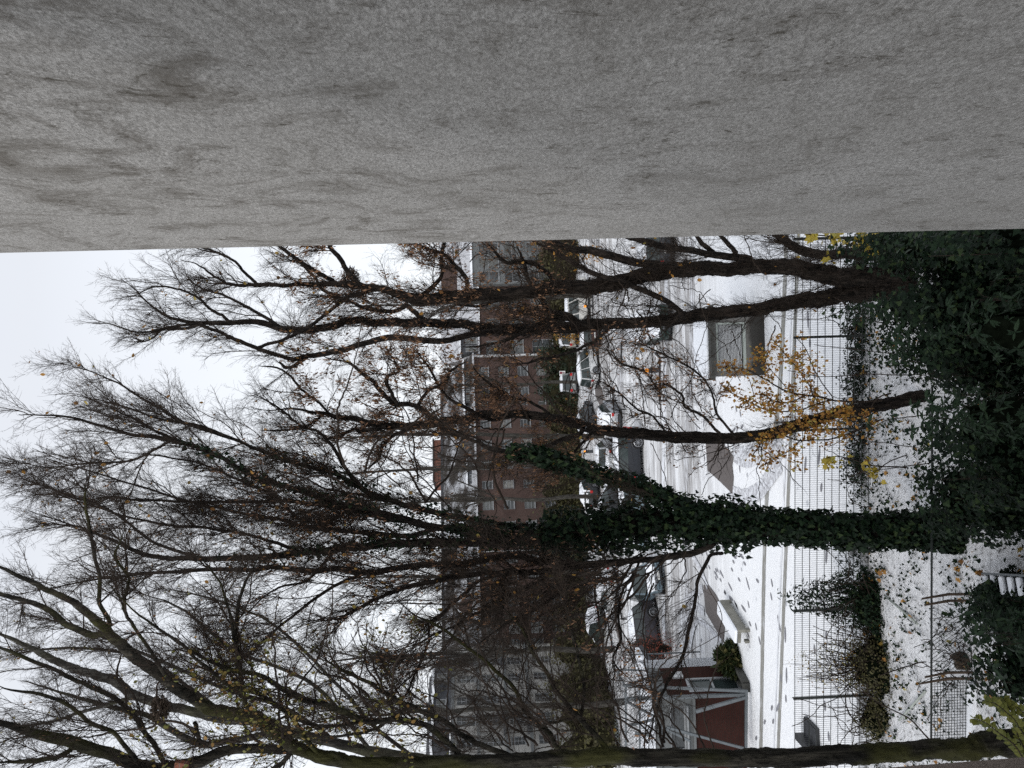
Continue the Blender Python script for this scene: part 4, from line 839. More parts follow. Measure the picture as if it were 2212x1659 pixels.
# ivy leaves and litter scattered over the snow: nobody could count them
r2 = np.random.default_rng(5); N = 9500
xs = r2.uniform(-10.5, 5, N); ys = r2.uniform(13.2, 19.4, N)
cl = np.sin(xs * 2.1 + ys * 1.3) * np.cos(ys * 2.4 - xs) + .7 * np.sin(xs * 5.3 + 1) * np.sin(ys * 4.1) + r2.normal(size=N) * .5; keep = (cl > -.12) | (ys > 18.4)
xs, ys = xs[keep], ys[keep]; c = np.c_[xs, ys, np.full(len(xs), .1) + r2.uniform(0, .06, len(xs))]
V, f = leaves_np(c, .075, 'ivy', up=1.2); c2 = c[r2.random(len(c)) < .06]; V2, f2 = leaves_np(c2 + [0, 0, .03], .11, 'maple', up=1)
tag(mesh_np('ground_ivy', [(V, f, 0), (V2, f2, 1)], [M['ivy'], M['leaf_orange']]), kind='stuff')

# golden leaved sapling round the slender stem
def sapling(name, label, stemsD, Yd, N, size, kind, mat, seed, boxes, spread=.12, gap=.28, Ln=(.25, .8)):
    r2 = np.random.default_rng(seed); p0 = at(stemsD[0][0][0], stemsD[0][0][1], Yd); o = thing(name, label, 'sapling', (p0[0], Yd, 0)); off = np.array([p0[0], Yd, 0])
    st = []
    for s in stemsD:
        P_, r = limb([(x, y, w) for x, y, w in s], Yd, Yd + r2.uniform(-.4, .4)); st.append((P_ - off, r))
    tw = spawn(st, Ln, gap, 5, .005, (30, 70), .1, .2, r2, t0=.25)
    parts = []; add_tubes(parts, st, 6, 0); add_tubes(parts, tw, 3, 0); mesh_np('stem', parts, M['twig'], o)
    c, _ = along(tw, N, spread * 1.5, r2); V, f = leaves_np(c, size, kind, dirs=np.tile([0, 0, -.6], (N, 1))); mesh_np('leaves', [(V, f, 0)], M[mat], o)
    return o
sapling('golden_sapling', 'sapling with orange golden leaves in front of the snowy lane, right of the slender stem', [
    [(1905, 865, 2.2), (1840, 868, 2), (1780, 860, 2), (1720, 850, 2), (1670, 830, 1.6), (1610, 800, 1.2), (1560, 795, 1)],
    [(1800, 862, 1.6), (1740, 880, 1.5), (1690, 890, 1.4), (1640, 880, 1.2), (1570, 845, 1)], [(1760, 860, 1.5), (1740, 820, 1.4), (1700, 770, 1.2), (1672, 735, 1)],
    [(1740, 855, 1.5), (1690, 870, 1.3), (1640, 850, 1), (1600, 880, 1)], [(1850, 866, 1.5), (1800, 900, 1.2), (1750, 925, 1), (1700, 930, .8)], [(1800, 860, 1.3), (1760, 800, 1.2), (1745, 760, 1), (1720, 730, .8)], [(1700, 840, 1), (1660, 790, .9), (1640, 760, .8)]], 16.0, 2300, .075, 'oval', 'leaf_orange', 41, None, gap=.09)
sapling('orange_sapling', 'sapling with orange leaves hanging left of the slender stem over the bare paving', [
    [(1910, 905, 2), (1860, 925, 2), (1800, 945, 1.8), (1730, 950, 1.6), (1670, 940, 1.4), (1625, 985, 1)], [(1730, 948, 1.4), (1700, 975, 1.2), (1640, 1010, 1)]], 16.1, 560, .08, 'oval', 'leaf_orange', 42, None, gap=.17)
sapling('orange_bramble', 'orange leaved bramble crossing the foot of the slender stem', [
    [(1925, 850, 2), (1895, 862, 1.6), (1880, 890, 1.5), (1878, 925, 1.4), (1870, 950, 1)], [(1900, 885, 1.5), (1850, 905, 1.2), (1820, 880, 1)]], 15.7, 260, .085, 'oval', 'leaf_orange', 43, None, gap=.14)
sapling('yellow_maple_sapling', 'sapling with big yellow maple leaves close beside the stuccoed wall', [
    [(1960, 545, 2), (1900, 540, 2), (1850, 520, 1.8), (1790, 510, 1.5), (1740, 505, 1.2)], [(1850, 520, 1.4), (1800, 545, 1.2), (1770, 555, 1)]], 14.2, 60, .17, 'maple', 'leaf_yellow', 44, None, gap=.2, Ln=(.2, .5))
sapling('yellow_leaved_sapling', 'thin sapling with few yellow maple leaves left of the slender stem', [
    [(1960, 1010, 1.6), (1880, 1005, 1.4), (1820, 985, 1.2), (1780, 990, 1)], [(1960, 985, 1.4), (1920, 1000, 1.2), (1870, 1035, 1)], [(1890, 1010, 1), (1830, 1030, 1)]], 15.6, 46, .14, 'maple', 'leaf_yellow', 45, None, gap=.3)
# thin upright bare shoots
def shoots(label, L, Yd, seed):
    r2 = np.random.default_rng(seed); p0 = at(2000, L[0][0][1], Yd); o = thing('bare_shoots', label, 'shoots', (p0[0], Yd, 0)); off = np.array([p0[0], Yd, 0]); st = []
    for s in L: P_, r = limb([(x, y, w) for x, y, w in s], Yd, Yd + r2.uniform(-.5, .5)); st.append((P_ - off, r))
    tw = spawn(st, (.15, .7), .3, 5, .004, (20, 60), .1, .25, r2, t0=.1); parts = []; add_tubes(parts, st, 5, 0); add_tubes(parts, tw, 3, 0); mesh_np('stem', parts, M['twig'], o)
shoots('thin bare shoots standing in the snow right of the slender stem', [[(2010, 690, 1.5), (1940, 700, 1.4), (1880, 690, 1.2), (1830, 660, 1.2), (1800, 640, 1)], [(1990, 810, 1.3), (1900, 808, 1.2), (1790, 812, 1), (1700, 800, .8)], [(1960, 765, 1), (1880, 760, 1), (1760, 745, .8)], [(1930, 640, 1), (1860, 650, 1), (1770, 690, .9), (1700, 690, .8)]], 16.4, 3)
shoots('thin bare shoots standing in the snow left of the slender stem', [[(2030, 895, 1.5), (1960, 900, 1.3), (1900, 915, 1.1), (1840, 960, .8)], [(2010, 1000, 1.3), (1930, 1010, 1), (1860, 1018, .8)], [(2020, 975, 1), (1940, 960, 1), (1880, 955, .8)]], 16.2, 4)
shoots('thin bare branches reaching over the snow beside the mossy trunk', [[(2010, 1600, 2), (1960, 1550, 1.6), (1900, 1520, 1.3), (1850, 1480, 1)], [(2000, 1430, 1.6), (1940, 1445, 1.4), (1900, 1460, 1)]], 16.0, 6)

r4 = np.random.default_rng(21)
def rnd_shoots(n_, xr, yr, Lr):
    out = []
    for _ in range(n_):
        x, y = r4.uniform(*xr), r4.uniform(*yr); a = PI + r4.normal() * .5; L = r4.uniform(*Lr); s = []
        for k in range(6): s.append((x, y, 1.2 - .12 * k)); a += r4.normal() * .4; x += math.cos(a) * L / 5; y += math.sin(a) * L / 5
        out.append(s)
    return out
shoots('tangle of thin bare stems over the fence foot left of the ivy grown trunk', rnd_shoots(30, (1880, 1930), (1230, 1420), (60, 190)), 19.0, 7)
shoots('tangle of thin bare stems over the fence foot nearest the mossy trunk', rnd_shoots(46, (1880, 1950), (1400, 1620), (60, 210)), 19.0, 8)
shoots('tangle of thin bare stems over the fence foot right of the ivy grown trunk', rnd_shoots(16, (1880, 1920), (880, 1090), (50, 150)), 19.0, 9)
shoots('tangle of thin bare stems over the fence foot behind the twin stemmed tree', rnd_shoots(14, (1880, 1910), (620, 830), (40, 120)), 19.0, 10)
shoots('bare vine stems climbing over the low wire fence', rnd_shoots(22, (2060, 2105), (1290, 1480), (40, 110)), 15.2, 12)

# branch with yellow-green leaves in rows, bottom corner
r2 = np.random.default_rng(9); Yb = 9.2
o = thing('yellow_green_branch', 'branch with rows of yellow green pointed leaves at the foot of the mossy trunk', 'branch', at(2205, 1625, Yb)); off = at(2205, 1625, Yb)
Ls = [[(2212, 1640, 3), (2190, 1608, 2.5), (2160, 1585, 2), (2130, 1562, 1.5), (2106, 1553, 1)], [(2220, 1600, 2.5), (2195, 1560, 2), (2170, 1535, 2), (2150, 1520, 1.6), (2130, 1515, 1)], [(2225, 1640, 2), (2200, 1590, 2), (2188, 1545, 1.6), (2168, 1510, 1)], [(2230, 1560, 2), (2200, 1530, 1.6), (2178, 1520, 1)]]
V_ = []; b_ = 0; parts = []
for s in Ls:
    P_, r = limb(s, Yb, Yb + .2, n=8, wob=.004); P_ = P_ - off; add_tubes(parts, [(P_, r * .6)], 4, 1); tg = nrm(np.gradient(P_, axis=0)); w_ = nrm(np.cross(tg, [0, -1, .3]))
    for sg in (1, -1):
        V, f = leaves_np(P_[1:], .075, 'oval', face=np.tile([0, -.8, .8], (len(P_) - 1, 1)) * 2, dirs=(w_[1:] * sg + tg[1:] * .5) * 4, fold=.1); parts.append((V, f, 0))
mesh_np('leaves', parts, [M['leaf_lime'], M['twig']], o)

# hedge shrubs in front of the far buildings
hd = [(560, 76, 3.9, 'shrub'), (640, 78, 3.6, 'shrub'), (715, 79, 3.4, 'shrub'), (785, 80, 3.9, 'shrub_green'), (850, 80, 3.6, 'shrub_green'), (915, 80, 3.3, 'shrub'), (985, 79, 3.8, 'shrub'), (1060, 78, 3.6, 'shrub'), (1130, 77, 3.8, 'shrub'), (1200, 76, 3.9, 'shrub'), (1270, 75, 3.4, 'shrub'), (1340, 73, 3.6, 'shrub'), (1410, 70, 4.2, 'shrub'), (1480, 66, 4.4, 'shrub'), (1550, 62, 4.6, 'shrub'), (1620, 60, 4.2, 'shrub')]
names = ['beside the stuccoed wall edge', 'right of the twin stemmed tree top', 'with the yellow tree before it', 'dark green, behind the parking sign', 'dark green, behind the silver backed car', 'behind the slender stem', 'right of the ivy branch', 'behind the ivy branch', 'behind the ivy grown trunk', 'just left of the ivy grown trunk', 'behind the heap of bicycles', 'left of the bicycles', 'below the joint of brick row and pale building', 'before the pale building, nearest its joint', 'before the middle of the pale building', 'before the pale building, next to the mossy trunk']
for k, ((y, Yd, h, mt), nm) in enumerate(zip(hd, names)):
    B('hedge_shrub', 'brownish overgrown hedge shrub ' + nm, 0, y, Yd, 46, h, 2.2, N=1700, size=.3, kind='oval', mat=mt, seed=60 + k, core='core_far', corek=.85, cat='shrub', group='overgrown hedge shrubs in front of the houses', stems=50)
B('yellow_shrub', 'small golden yellow shrub behind the white parked cars', 0, 728, 76, 20, 2.3, 1.2, N=700, size=.2, kind='oval', mat='leaf_orange', seed=80, core=None, cat='shrub')
B('yellow_shrub', 'golden yellow shrub at the wall edge in front of the grey house', 0, 553, 60, 16, 3.0, .9, N=380, size=.17, kind='oval', mat='leaf_orange', seed=81, core=None, cat='shrub')
B('red_shrub', 'twiggy red brown shrub in front of the dark parked car, beside the brick shed', 0, 1420, 41.0, 36, 3.1, 1.0, N=1300, size=.11, kind='slim', mat='red_leaf', seed=82, core=None, stems=120, cat='shrub')
# bamboo-like evergreen beside the shed
r2 = np.random.default_rng(83); g_ = gnd(1592, 1425); o = thing('evergreen_bush', 'spiky green long leaved bush beside the brick shed', 'bush', g_)
N = 2600; N = 1500; d = nrm(r2.normal(size=(N, 3))); d[:, 2] = np.abs(d[:, 2]); p = d * r2.uniform(.15, 1, (N, 1)) * [.48, .45, .7]; V, f = leaves_np(p, .4, 'slim', dirs=d * [1, 1, .6] + np.array([0, 0, -.15]), fold=.35)
mesh_np('foliage', [(V, f, 0)], M['grassy'], o)
# ---------------------------------------------------------------- buildings
def holes_wall(mb, w, z0, z1, holes, depth=.14, mi=0, y=0):
    """front wall in local XZ at y, facing -y, with real openings (u0,u1,a,b) and reveals"""
    us = sorted(set([0, w] + [h[0] for h in holes] + [h[1] for h in holes])); zs = sorted(set([z0, z1] + [h[2] for h in holes] + [h[3] for h in holes]))
    for a, b in zip(us[:-1], us[1:]):
        for c, d in zip(zs[:-1], zs[1:]):
            m = ((a + b) / 2, (c + d) / 2)
            if any(h[0] < m[0] < h[1] and h[2] < m[1] < h[3] for h in holes): continue
            mb.add([(a, y, c), (b, y, c), (b, y, d), (a, y, d)], [(0, 1, 2, 3)], mi)
    for a, b, c, d in holes:
        e = y + depth
        mb.add([(a, y, c), (a, e, c), (a, e, d), (a, y, d)], [(0, 1, 2, 3)], mi); mb.add([(b, y, c), (b, y, d), (b, e, d), (b, e, c)], [(0, 1, 2, 3)], mi)
        mb.add([(a, y, c), (b, y, c), (b, e, c), (a, e, c)], [(0, 1, 2, 3)], mi); mb.add([(a, y, d), (a, e, d), (b, e, d), (b, y, d)], [(0, 1, 2, 3)], mi)
_wc = {}
def window(parent, u0, u1, a, b, y=.14, bars=(1, 2), mat='window_white', fw=.06, snow=True):
    key = (round(u1 - u0, 2), round(b - a, 2), bars, mat); w, h = key[0], key[1]
    if key not in _wc:
        mb = MB(); 
        for cx, cz, dx, dz in ((0, h / 2 - fw / 2, w, fw), (0, -h / 2 + fw / 2, w, fw), (-w / 2 + fw / 2, 0, fw, h - 2 * fw), (w / 2 - fw / 2, 0, fw, h - 2 * fw)): mb.box((cx, -.03, cz), (dx, .07, dz))
        nv, nh = bars
        for i in range(1, nv + 1): mb.box((-w / 2 + w * i / (nv + 1), -.028, 0), (.05, .06, h - 2 * fw))
        for i in range(1, nh + 1): mb.box((0, -.024, -h / 2 + h * i / (nh + 1)), (w - 2 * fw, .05, .05))
        mb.box((0, -.16, -h / 2 - .04), (w + .1, .2, .06))
        fo = mb.build('window', M[mat]); m2 = MB(); m2.box((0, .012, 0), (w - .02, .01, h - .02)); po = m2.build('pane', M['pane'])
        _wc[key] = (fo.data, po.data); bpy.data.objects.remove(fo); bpy.data.objects.remove(po)
    fd, pd = _wc[key]; o = bpy.data.objects.new('window', fd); COL.objects.link(o); o.parent = parent; o.location = ((u0 + u1) / 2, y, (a + b) / 2)
    p = bpy.data.objects.new('pane', pd); COL.objects.link(p); p.parent = o
    return o
def frame_of(yl, Yl, yr, Yr, xref=1041):
    a = at(xref, yl, Yl)[:2]; b = at(xref, yr, Yr)[:2]; ang = math.atan2(b[1] - a[1], b[0] - a[0]); return a, ang, float(np.linalg.norm(b - a))

# brick row
p0, an, W = frame_of(1418, 79, 768, 93)
def U(y, x=1100): return plane_hit(x, y, p0, an)[0]
def ZZ(x, y=1100): return plane_hit(x, y, p0, an)[1]
row = thing('brick_house_row', 'long brown brick apartment row with white windows and snowy roof behind the trees', 'apartment house', (p0[0], p0[1], 0), an)
eave = ZZ(1034, 1200)
cols = [(1392, 22), (1358, 24), (1328, 8), (1301, 18), (1270, 8), (1243, 20), (1208, 18), (1170, 22), (1135, 18), (1090, 20), (1046, 18), (1003, 20), (960, 22), (915, 18), (872, 8), (845, 18), (802, 22)]
rows_ = [(1046, 1069), (1093, 1116), (1139, 1162), (1184, 1206)]
hl = []
for y, wd in cols:
    for (xa, xb) in rows_:
        ua, ub = U(y + wd / 2), U(y - wd / 2); za, zb = ZZ(xb, 1200), ZZ(xa, 1200)
        if wd < 10: zb_ = zb; za = zb - (zb - za) * .75
        hl.append((ua, ub, za, zb, wd))
mb = MB(); holes_wall(mb, W, 0, eave, [h[:4] for h in hl]); mb.add([(0, 0, 0), (0, 11, 0), (0, 11, eave), (0, 0, eave)], [(0, 1, 2, 3)]); mb.add([(W, 0, 0), (W, 11, 0), (W, 11, eave), (W, 0, eave)], [(3, 2, 1, 0)]); mb.add([(0, 11, 0), (W, 11, 0), (W, 11, eave), (0, 11, eave)], [(3, 2, 1, 0)])
mb.build('wall', M['brick'], row)
for h in hl: window(row, *h[:4], bars=(0, 2) if h[4] > 10 else (0, 0))
mb = MB(); mb.box((W / 2, -.25, eave + .05), (W + .3, .7, .22)); mb.build('cornice', M['roof_snowy'], row)
zr1, zr2 = ZZ(996, 1200), ZZ(968, 1200)
rf = MB(); rf.add([(0, -.3, eave + .17), (W, -.3, eave + .17), (W, 2.2, zr1), (0, 2.2, zr1)], [(0, 1, 2, 3)], 0); rf.add([(0, 2.2, zr1), (W, 2.2, zr1), (W, 6, zr2 + .9), (0, 6, zr2 + .9)], [(0, 1, 2, 3)], 0)
rf.add([(0, 11.3, eave), (W, 11.3, eave), (W, 6, zr2 + .9), (0, 6, zr2 + .9)], [(3, 2, 1, 0)], 0)
for u in (0, W): rf.add([(u, -.3, eave + .1), (u, 2.2, zr1), (u, 6, zr2 + .9), (u, 11.3, eave)], [(0, 1, 2, 3)], 1)
rf.box((W / 2, 6, zr2 + .95), (W, .5, .3), mi=1)
roof = rf.build('roof', [M['roof_tile'], M['slate']], row)
def dormer(parent, ua, ub, za, zb, wins, mat='slate', y0=.2, dep=4, snow=True):
    d_ = MB(); holes_wall(d_, ub - ua, za, zb, [(a - ua, b - ua, c, d) for a, b, c, d in wins], .08, 0, y0)
    d_.add([(0, y0, za), (0, y0 + dep, za), (0, y0 + dep, zb), (0, y0, zb)], [(0, 1, 2, 3)]); w = ub - ua; d_.add([(w, y0, za), (w, y0 + dep, za), (w, y0 + dep, zb), (w, y0, zb)], [(3, 2, 1, 0)])
    d_.box((w / 2, y0 + dep / 2 - .1, zb + .12), (w + .3, dep + .3, .22), mi=1)
    dd = d_.build('dormer', [M[mat], M['snow']], parent); dd.location = (ua, 0, 0)
    for a, b, c, d in wins:
        window(dd, a - ua, b - ua, c, d, y=y0 + .08, bars=(1, 0))
zz = lambda x: ZZ(x, 830)
dormer(row, U(866), U(775), zz(1030), zz(1003), [(U(ya), U(yb), zz(1020), zz(1006)) for ya, yb in ((862, 850), (846, 836), (833, 822), (815, 798))])
dormer(row, U(905), U(872), zz(1030), zz(1004), [(U(895), U(880), zz(1022), zz(1008))])
dormer(row, U(1040), U(990), zz(1031), zz(1006), [(U(1035), U(1020), zz(1024), zz(1010)), (U(1012), U(998), zz(1024), zz(1010))])
dormer(row, U(1260), U(1225), ZZ(1032, 1200), ZZ(1008, 1200), [(U(1255), U(1240), ZZ(1024, 1200), ZZ(1012, 1200))])
# gable-like dark roof house
g1 = MB(); ua, ub = U(1331), U(1288); um = (ua + ub) / 2; zb, zt = ZZ(1020, 1300), ZZ(998, 1300)
g1.add([(ua, .6, zb), (ub, .6, zb), (ub, .6, zt), (um, .6, zt + .5), (ua, .6, zt - .8)], [(0, 1, 2, 3, 4)]); g1.add([(ua, .6, zt - .8), (um, .6, zt + .5), (um, 5, zt + .5), (ua, 5, zt - .8)], [(0, 1, 2, 3)], 1); g1.add([(um, .6, zt + .5), (ub, .6, zt), (ub, 5, zt), (um, 5, zt + .5)], [(0, 1, 2, 3)], 1)
g1.add([(ua, .6, zb), (ua, .6, zt - .8), (ua, 5, zt - .8), (ua, 5, zb)], [(0, 1, 2, 3)]); g1.add([(ub, .6, zb), (ub, 5, zb), (ub, 5, zt), (ub, .6, zt)], [(0, 1, 2, 3)])
g1.build('gable', [M['brick'], M['snow']], row)
mb = MB(); uu = U(770); mb.box((W - .15, -.12, eave / 2), (.22, .22, eave - .2)); mb.build('downpipe', M['white'], row)
mb = MB(); mb.cyl((U(1190), -.1, 2), (U(1190), -.1, eave), .06, 8); mb.build('downpipe', M['white'], row)
# chimney block behind the ridge
pc = at(955, 1037, 100); pd = at(955, 950, 102); an2 = math.atan2(pd[1] - pc[1], pd[0] - pc[0]); wl = float(np.linalg.norm(pd[:2] - pc[:2])); zt = at(937, 990, 101)[2]
ch = thing('orange_brick_house', 'orange red brick gable block with a small window rising behind the snowy roofs', 'house', (pc[0], pc[1], 0), an2)
wz = at(951, 968, 101)[2]; mb = MB(); holes_wall(mb, wl, 0, zt, [(wl * .55, wl * .55 + .8, wz - .5, wz + .4)]); mb.add([(0, 0, 0), (0, 6, 0), (0, 6, zt), (0, 0, zt)], [(0, 1, 2, 3)]); mb.add([(wl, 0, 0), (wl, 0, zt), (wl, 6, zt), (wl, 6, 0)], [(0, 1, 2, 3)]); mb.add([(0, 0, zt), (wl, 0, zt), (wl, 6, zt), (0, 6, zt)], [(0, 1, 2, 3)])
mb.build('wall', M['brick_orange'], ch); window(ch, wl * .55, wl * .55 + .8, wz - .5, wz + .4, bars=(1, 0))
mb = MB(); mb.box((wl / 2, 3, zt + .08), (wl + .4, 6.5, .14)); mb.build('roof', M['roof_dark'], ch)
mb = MB(); 

# grey house right of the row
p0b, anb, Wb = frame_of(766, 93.2, 430, 96)
Ub = lambda y: plane_hit(1100, y, p0b, anb)[0]; Zb = lambda x: plane_hit(x, 620, p0b, anb)[1]
gh = thing('grey_brick_house', 'brown brick house with grey bays and wide white windows next to the stuccoed wall', 'house', (p0b[0], p0b[1], 0), anb)
eb = Zb(1034); hb = []
for yc, wd in ((750, 30), (700, 26), (655, 26), (500, 40), (460, 30)):
    for xa, xb in ((1046, 1076), (1097, 1125), (1145, 1188)): hb.append((Ub(yc + wd / 2), Ub(yc - wd / 2), Zb(xb), Zb(xa)))
mb = MB(); holes_wall(mb, Wb, 0, eb, hb); mb.add([(0, 11, 0), (Wb, 11, 0), (Wb, 11, eb), (0, 11, eb)], [(3, 2, 1, 0)]); mb.build('wall', M['brick'], gh)
for h in hb: window(gh, *h, bars=(1, 1))
a, b = Ub(618), Ub(528); bay = MB(); holes_wall(bay, b - a, 0, Zb(1022), [(k * (b - a) / 3 + .25, (k + 1) * (b - a) / 3 - .15, Zb(xb), Zb(xa)) for k in range(3) for xa, xb in ((1036, 1078), (1090, 1125), (1140, 1186))], .12, 0, -1.1)
for u in (0, b - a): bay.add([(u, -1.1, 0), (u, 0, 0), (u, 0, Zb(1022)), (u, -1.1, Zb(1022))], [(0, 1, 2, 3)])
bay.box(((b - a) / 2, -.6, Zb(1022) + .15), (b - a + .3, 1.5, .25), mi=1); bo = bay.build('bay', [M['grey_render'], M['snow']], gh); bo.location = (a, 0, 0)
for k in range(3):
    for xa, xb in ((1036, 1078), (1090, 1125), (1140, 1186)): window(bo, k * (b - a) / 3 + .25, (k + 1) * (b - a) / 3 - .15, Zb(xb), Zb(xa), y=-.98, bars=(0, 1))
rf = MB(); z1, z2 = Zb(1000), Zb(960); rf.add([(0, -.3, eb + .1), (Wb, -.3, eb + .1), (Wb, 3, z1), (0, 3, z1)], [(0, 1, 2, 3)]); rf.add([(0, 3, z1), (Wb, 3, z1), (Wb, 7, z2 + 1), (0, 7, z2 + 1)], [(0, 1, 2, 3)]); rf.add([(0, -.3, eb), (0, 3, z1), (0, 7, z2 + 1), (0, 11, eb)], [(0, 1, 2, 3)]); rf.build('roof', M['roof_snowy'], gh)
rf = MB(); a2 = Ub(612); rf.box((a2 + 1.9, 5, Zb(972)), (3.8, 2, 2.6)); rf.build('chimney', M['brick'], gh)
dormer(gh, Ub(760), Ub(722), Zb(1034), Zb(992), [(Ub(757), Ub(743), Zb(1026), Zb(1002)), (Ub(740), Ub(726), Zb(1026), Zb(1002))])

# pale building at left
p0c, anc, Wc = frame_of(1672, 66, 1396, 77)
Uc = lambda y: plane_hit(1100, y, p0c, anc)[0]; Zc = lambda x: plane_hit(x, 1520, p0c, anc)[1]
pb = thing('pale_apartment_house', 'pale grey rendered apartment house with tall windows and dark mansard roof behind the twigs', 'apartment house', (p0c[0], p0c[1], 0), anc)
ec = Zc(976); hc = []
for yc, wd in ((1427, 16), (1462, 17), (1509, 19), (1552, 25), (1600, 20), (1648, 20)):
    for xa, xb in ((987, 1027), (1041, 1085), (1100, 1130), (1158, 1196)): hc.append((Uc(yc + wd / 2), Uc(yc - wd / 2), Zc(xb), Zc(xa)))
mb = MB(); holes_wall(mb, Wc, 0, ec, hc, .2)
for u, f in ((0, (0, 1, 2, 3)), (Wc, (3, 2, 1, 0))): mb.add([(u, 0, 0), (u, 12, 0), (u, 12, ec), (u, 0, ec)], [f])
mb.build('wall', M['offwhite'], pb)
for h in hc: window(pb, *h, y=.2, bars=(1, 3))
for xk in (978, 1033, 1093, 1143):
    mb = MB(); mb.box((Wc / 2, -.12, Zc(xk)), (Wc + .2, .3, .28)); mb.build('cornice', M['grey_render'], pb)
for (ya, yb, xa) in ((1445, 1396, 1062), (1590, 1535, 1112), (1590, 1540, 1062)):
    mb = MB(); a, b = Uc(ya), Uc(yb); z = Zc(xa + 25); mb.box(((a + b) / 2, -.75, z), (b - a, 1.2, .15))
    for k in range(18): mb.bar((a + (b - a) * k / 17, -1.3, z), (a + (b - a) * k / 17, -1.3, z + 1), .03)
    mb.bar((a, -1.3, z + 1), (b, -1.3, z + 1), .05); mb.build('balcony', M['slate'], pb)
rf = MB(); z1, z2 = Zc(948), Zc(928); rf.add([(0, -.2, ec + .15), (Wc, -.2, ec + .15), (Wc, 1.2, z1), (0, 1.2, z1)], [(0, 1, 2, 3)]); rf.add([(Wc, -.2, ec + .15), (Wc, 12, ec), (Wc, 10, z1), (Wc, 1.2, z1)], [(0, 1, 2, 3)])
rf.add([(0, 1.2, z1), (Wc, 1.2, z1), (Wc, 5, z2 + .6), (0, 5, z2 + .6)], [(0, 1, 2, 3)], 0); rf.add([(Wc, 1.2, z1), (Wc, 10, z1), (Wc, 5, z2 + .6)], [(0, 1, 2)]); rf.build('roof', [M['slate']], pb)
for ya, yb in ((1470, 1440), (1530, 1495), (1600, 1565)):
    dormer(pb, Uc(ya), Uc(yb), Zc(970), Zc(936), [(Uc(ya) + .35, Uc(yb) - .35, Zc(963), Zc(942))], y0=.1, dep=3)
# a blue-grey building beyond, filling behind the trunk
mb = MB(); 

# ---------------------------------------------------------------- brick shed with galvanised steel frame
Ysh = gnd(1611, 1560)[1]; s0 = at(1500, 1500, Ysh); XR = s0[0]; XL = at(1500, 1700, Ysh)[0]
zb = at(1501, 1550, Ysh)[2]; zt = at(1417, 1550, Ysh)[2]
sh = thing('brick_shed', 'flat roofed dark red brick shed with grey upper band and white framed door', 'shed', (XL, Ysh, 0)); WS = XR - XL
mb = MB(); holes_wall(mb, WS, 0, zb, [], .1); mb.add([(0, 0, 0), (0, 3, 0), (0, 3, zb), (0, 0, zb)], [(0, 1, 2, 3)])
cA = np.array([WS, 0]); cB = gnd(1583, 1436)[:2] - np.array([XL, Ysh]); L_ = np.linalg.norm(cB - cA); an3 = math.atan2(cB[1], cB[0] - WS)
mb.build('wall', M['brick_shed'], sh)
sw = thing_ = None
m2 = MB(); dh = 2.15; holes_wall(m2, L_, 0, zt - .5, [(.12, .85, .05, dh)], .1); o = m2.build('wall', M['brick_shed'], sh); o.location = (WS, 0, 0); o.rotation_euler = (0, 0, an3)
d_ = MB(); d_.box((.485, .08, dh / 2 + .05), (.1, .05, .05)); 
fr = MB(); 
for cx, cz, dx, dz in ((.16, dh / 2 + .02, .08, dh), (.81, dh / 2 + .02, .08, dh), (.485, dh - .02, .58, .09), (.485, 1.15, .58, .08), (.485, .1, .58, .1)): fr.box((cx, .03, cz), (dx, .08, dz))
do = fr.build('door', M['window_white'], o); m3 = MB(); m3.box((.485, .06, 1.05), (.6, .01, 1.95)); m3.build('pane', M['glass'], do); m3 = MB(); m3.cyl((.72, -.06, 1.1), (.72, .02, 1.1), .02); m3.build('handle', M['galv'], do)
m3 = MB(); m3.box((1.0, -.05, 2.45), (.3, .1, .42)); o3 = m3.build('vent_box', M['white'], o)
# grey upper band with recessed panel
m2 = MB(); holes_wall(m2, WS, zb + .004, zt, [(WS - 2.2, WS - .45, zb + .35, zt - .55)], .12); m2.box((WS / 2, -.06, zt - .05), (WS + .1, .16, .2)); m2.box((WS / 2, -.04, zb + .04), (WS + .05, .12, .1)); m2.build('upper_band', M['grey_render'], sh)
window(sh, WS - 2.2, WS - .45, zb + .35, zt - .55, y=.12, bars=(0, 0))
r_ = MB(); dpt = 3.1; r_.add([(0, -.05, zt + .06), (WS, -.05, zt + .06), (cB[0] + .1, cB[1], zt + .06), (cB[0] - .3, dpt, zt + .06), (0, dpt, zt + .06)], [(0, 1, 2, 3, 4)]); r_.add([(0, dpt, 0), (cB[0] - .3, dpt, 0), (cB[0] - .3, dpt, zt), (0, dpt, zt)], [(0, 1, 2, 3)])
ro = r_.build('roof', M['snow'], sh)
m2 = MB(); m2.add([(WS, 0, zt - .5), (cB[0], cB[1], zt - .5), (cB[0] + .05, cB[1], zt + .05), (WS, 0, zt + .05)], [(0, 1, 2, 3)]); m2.build('fascia', M['grey_render'], sh)
m2 = MB(); m2.cyl((WS - .02, -.12, .2), (WS - .02, -.12, zt), .05, 10); m2.build('downpipe', M['galv'], sh)
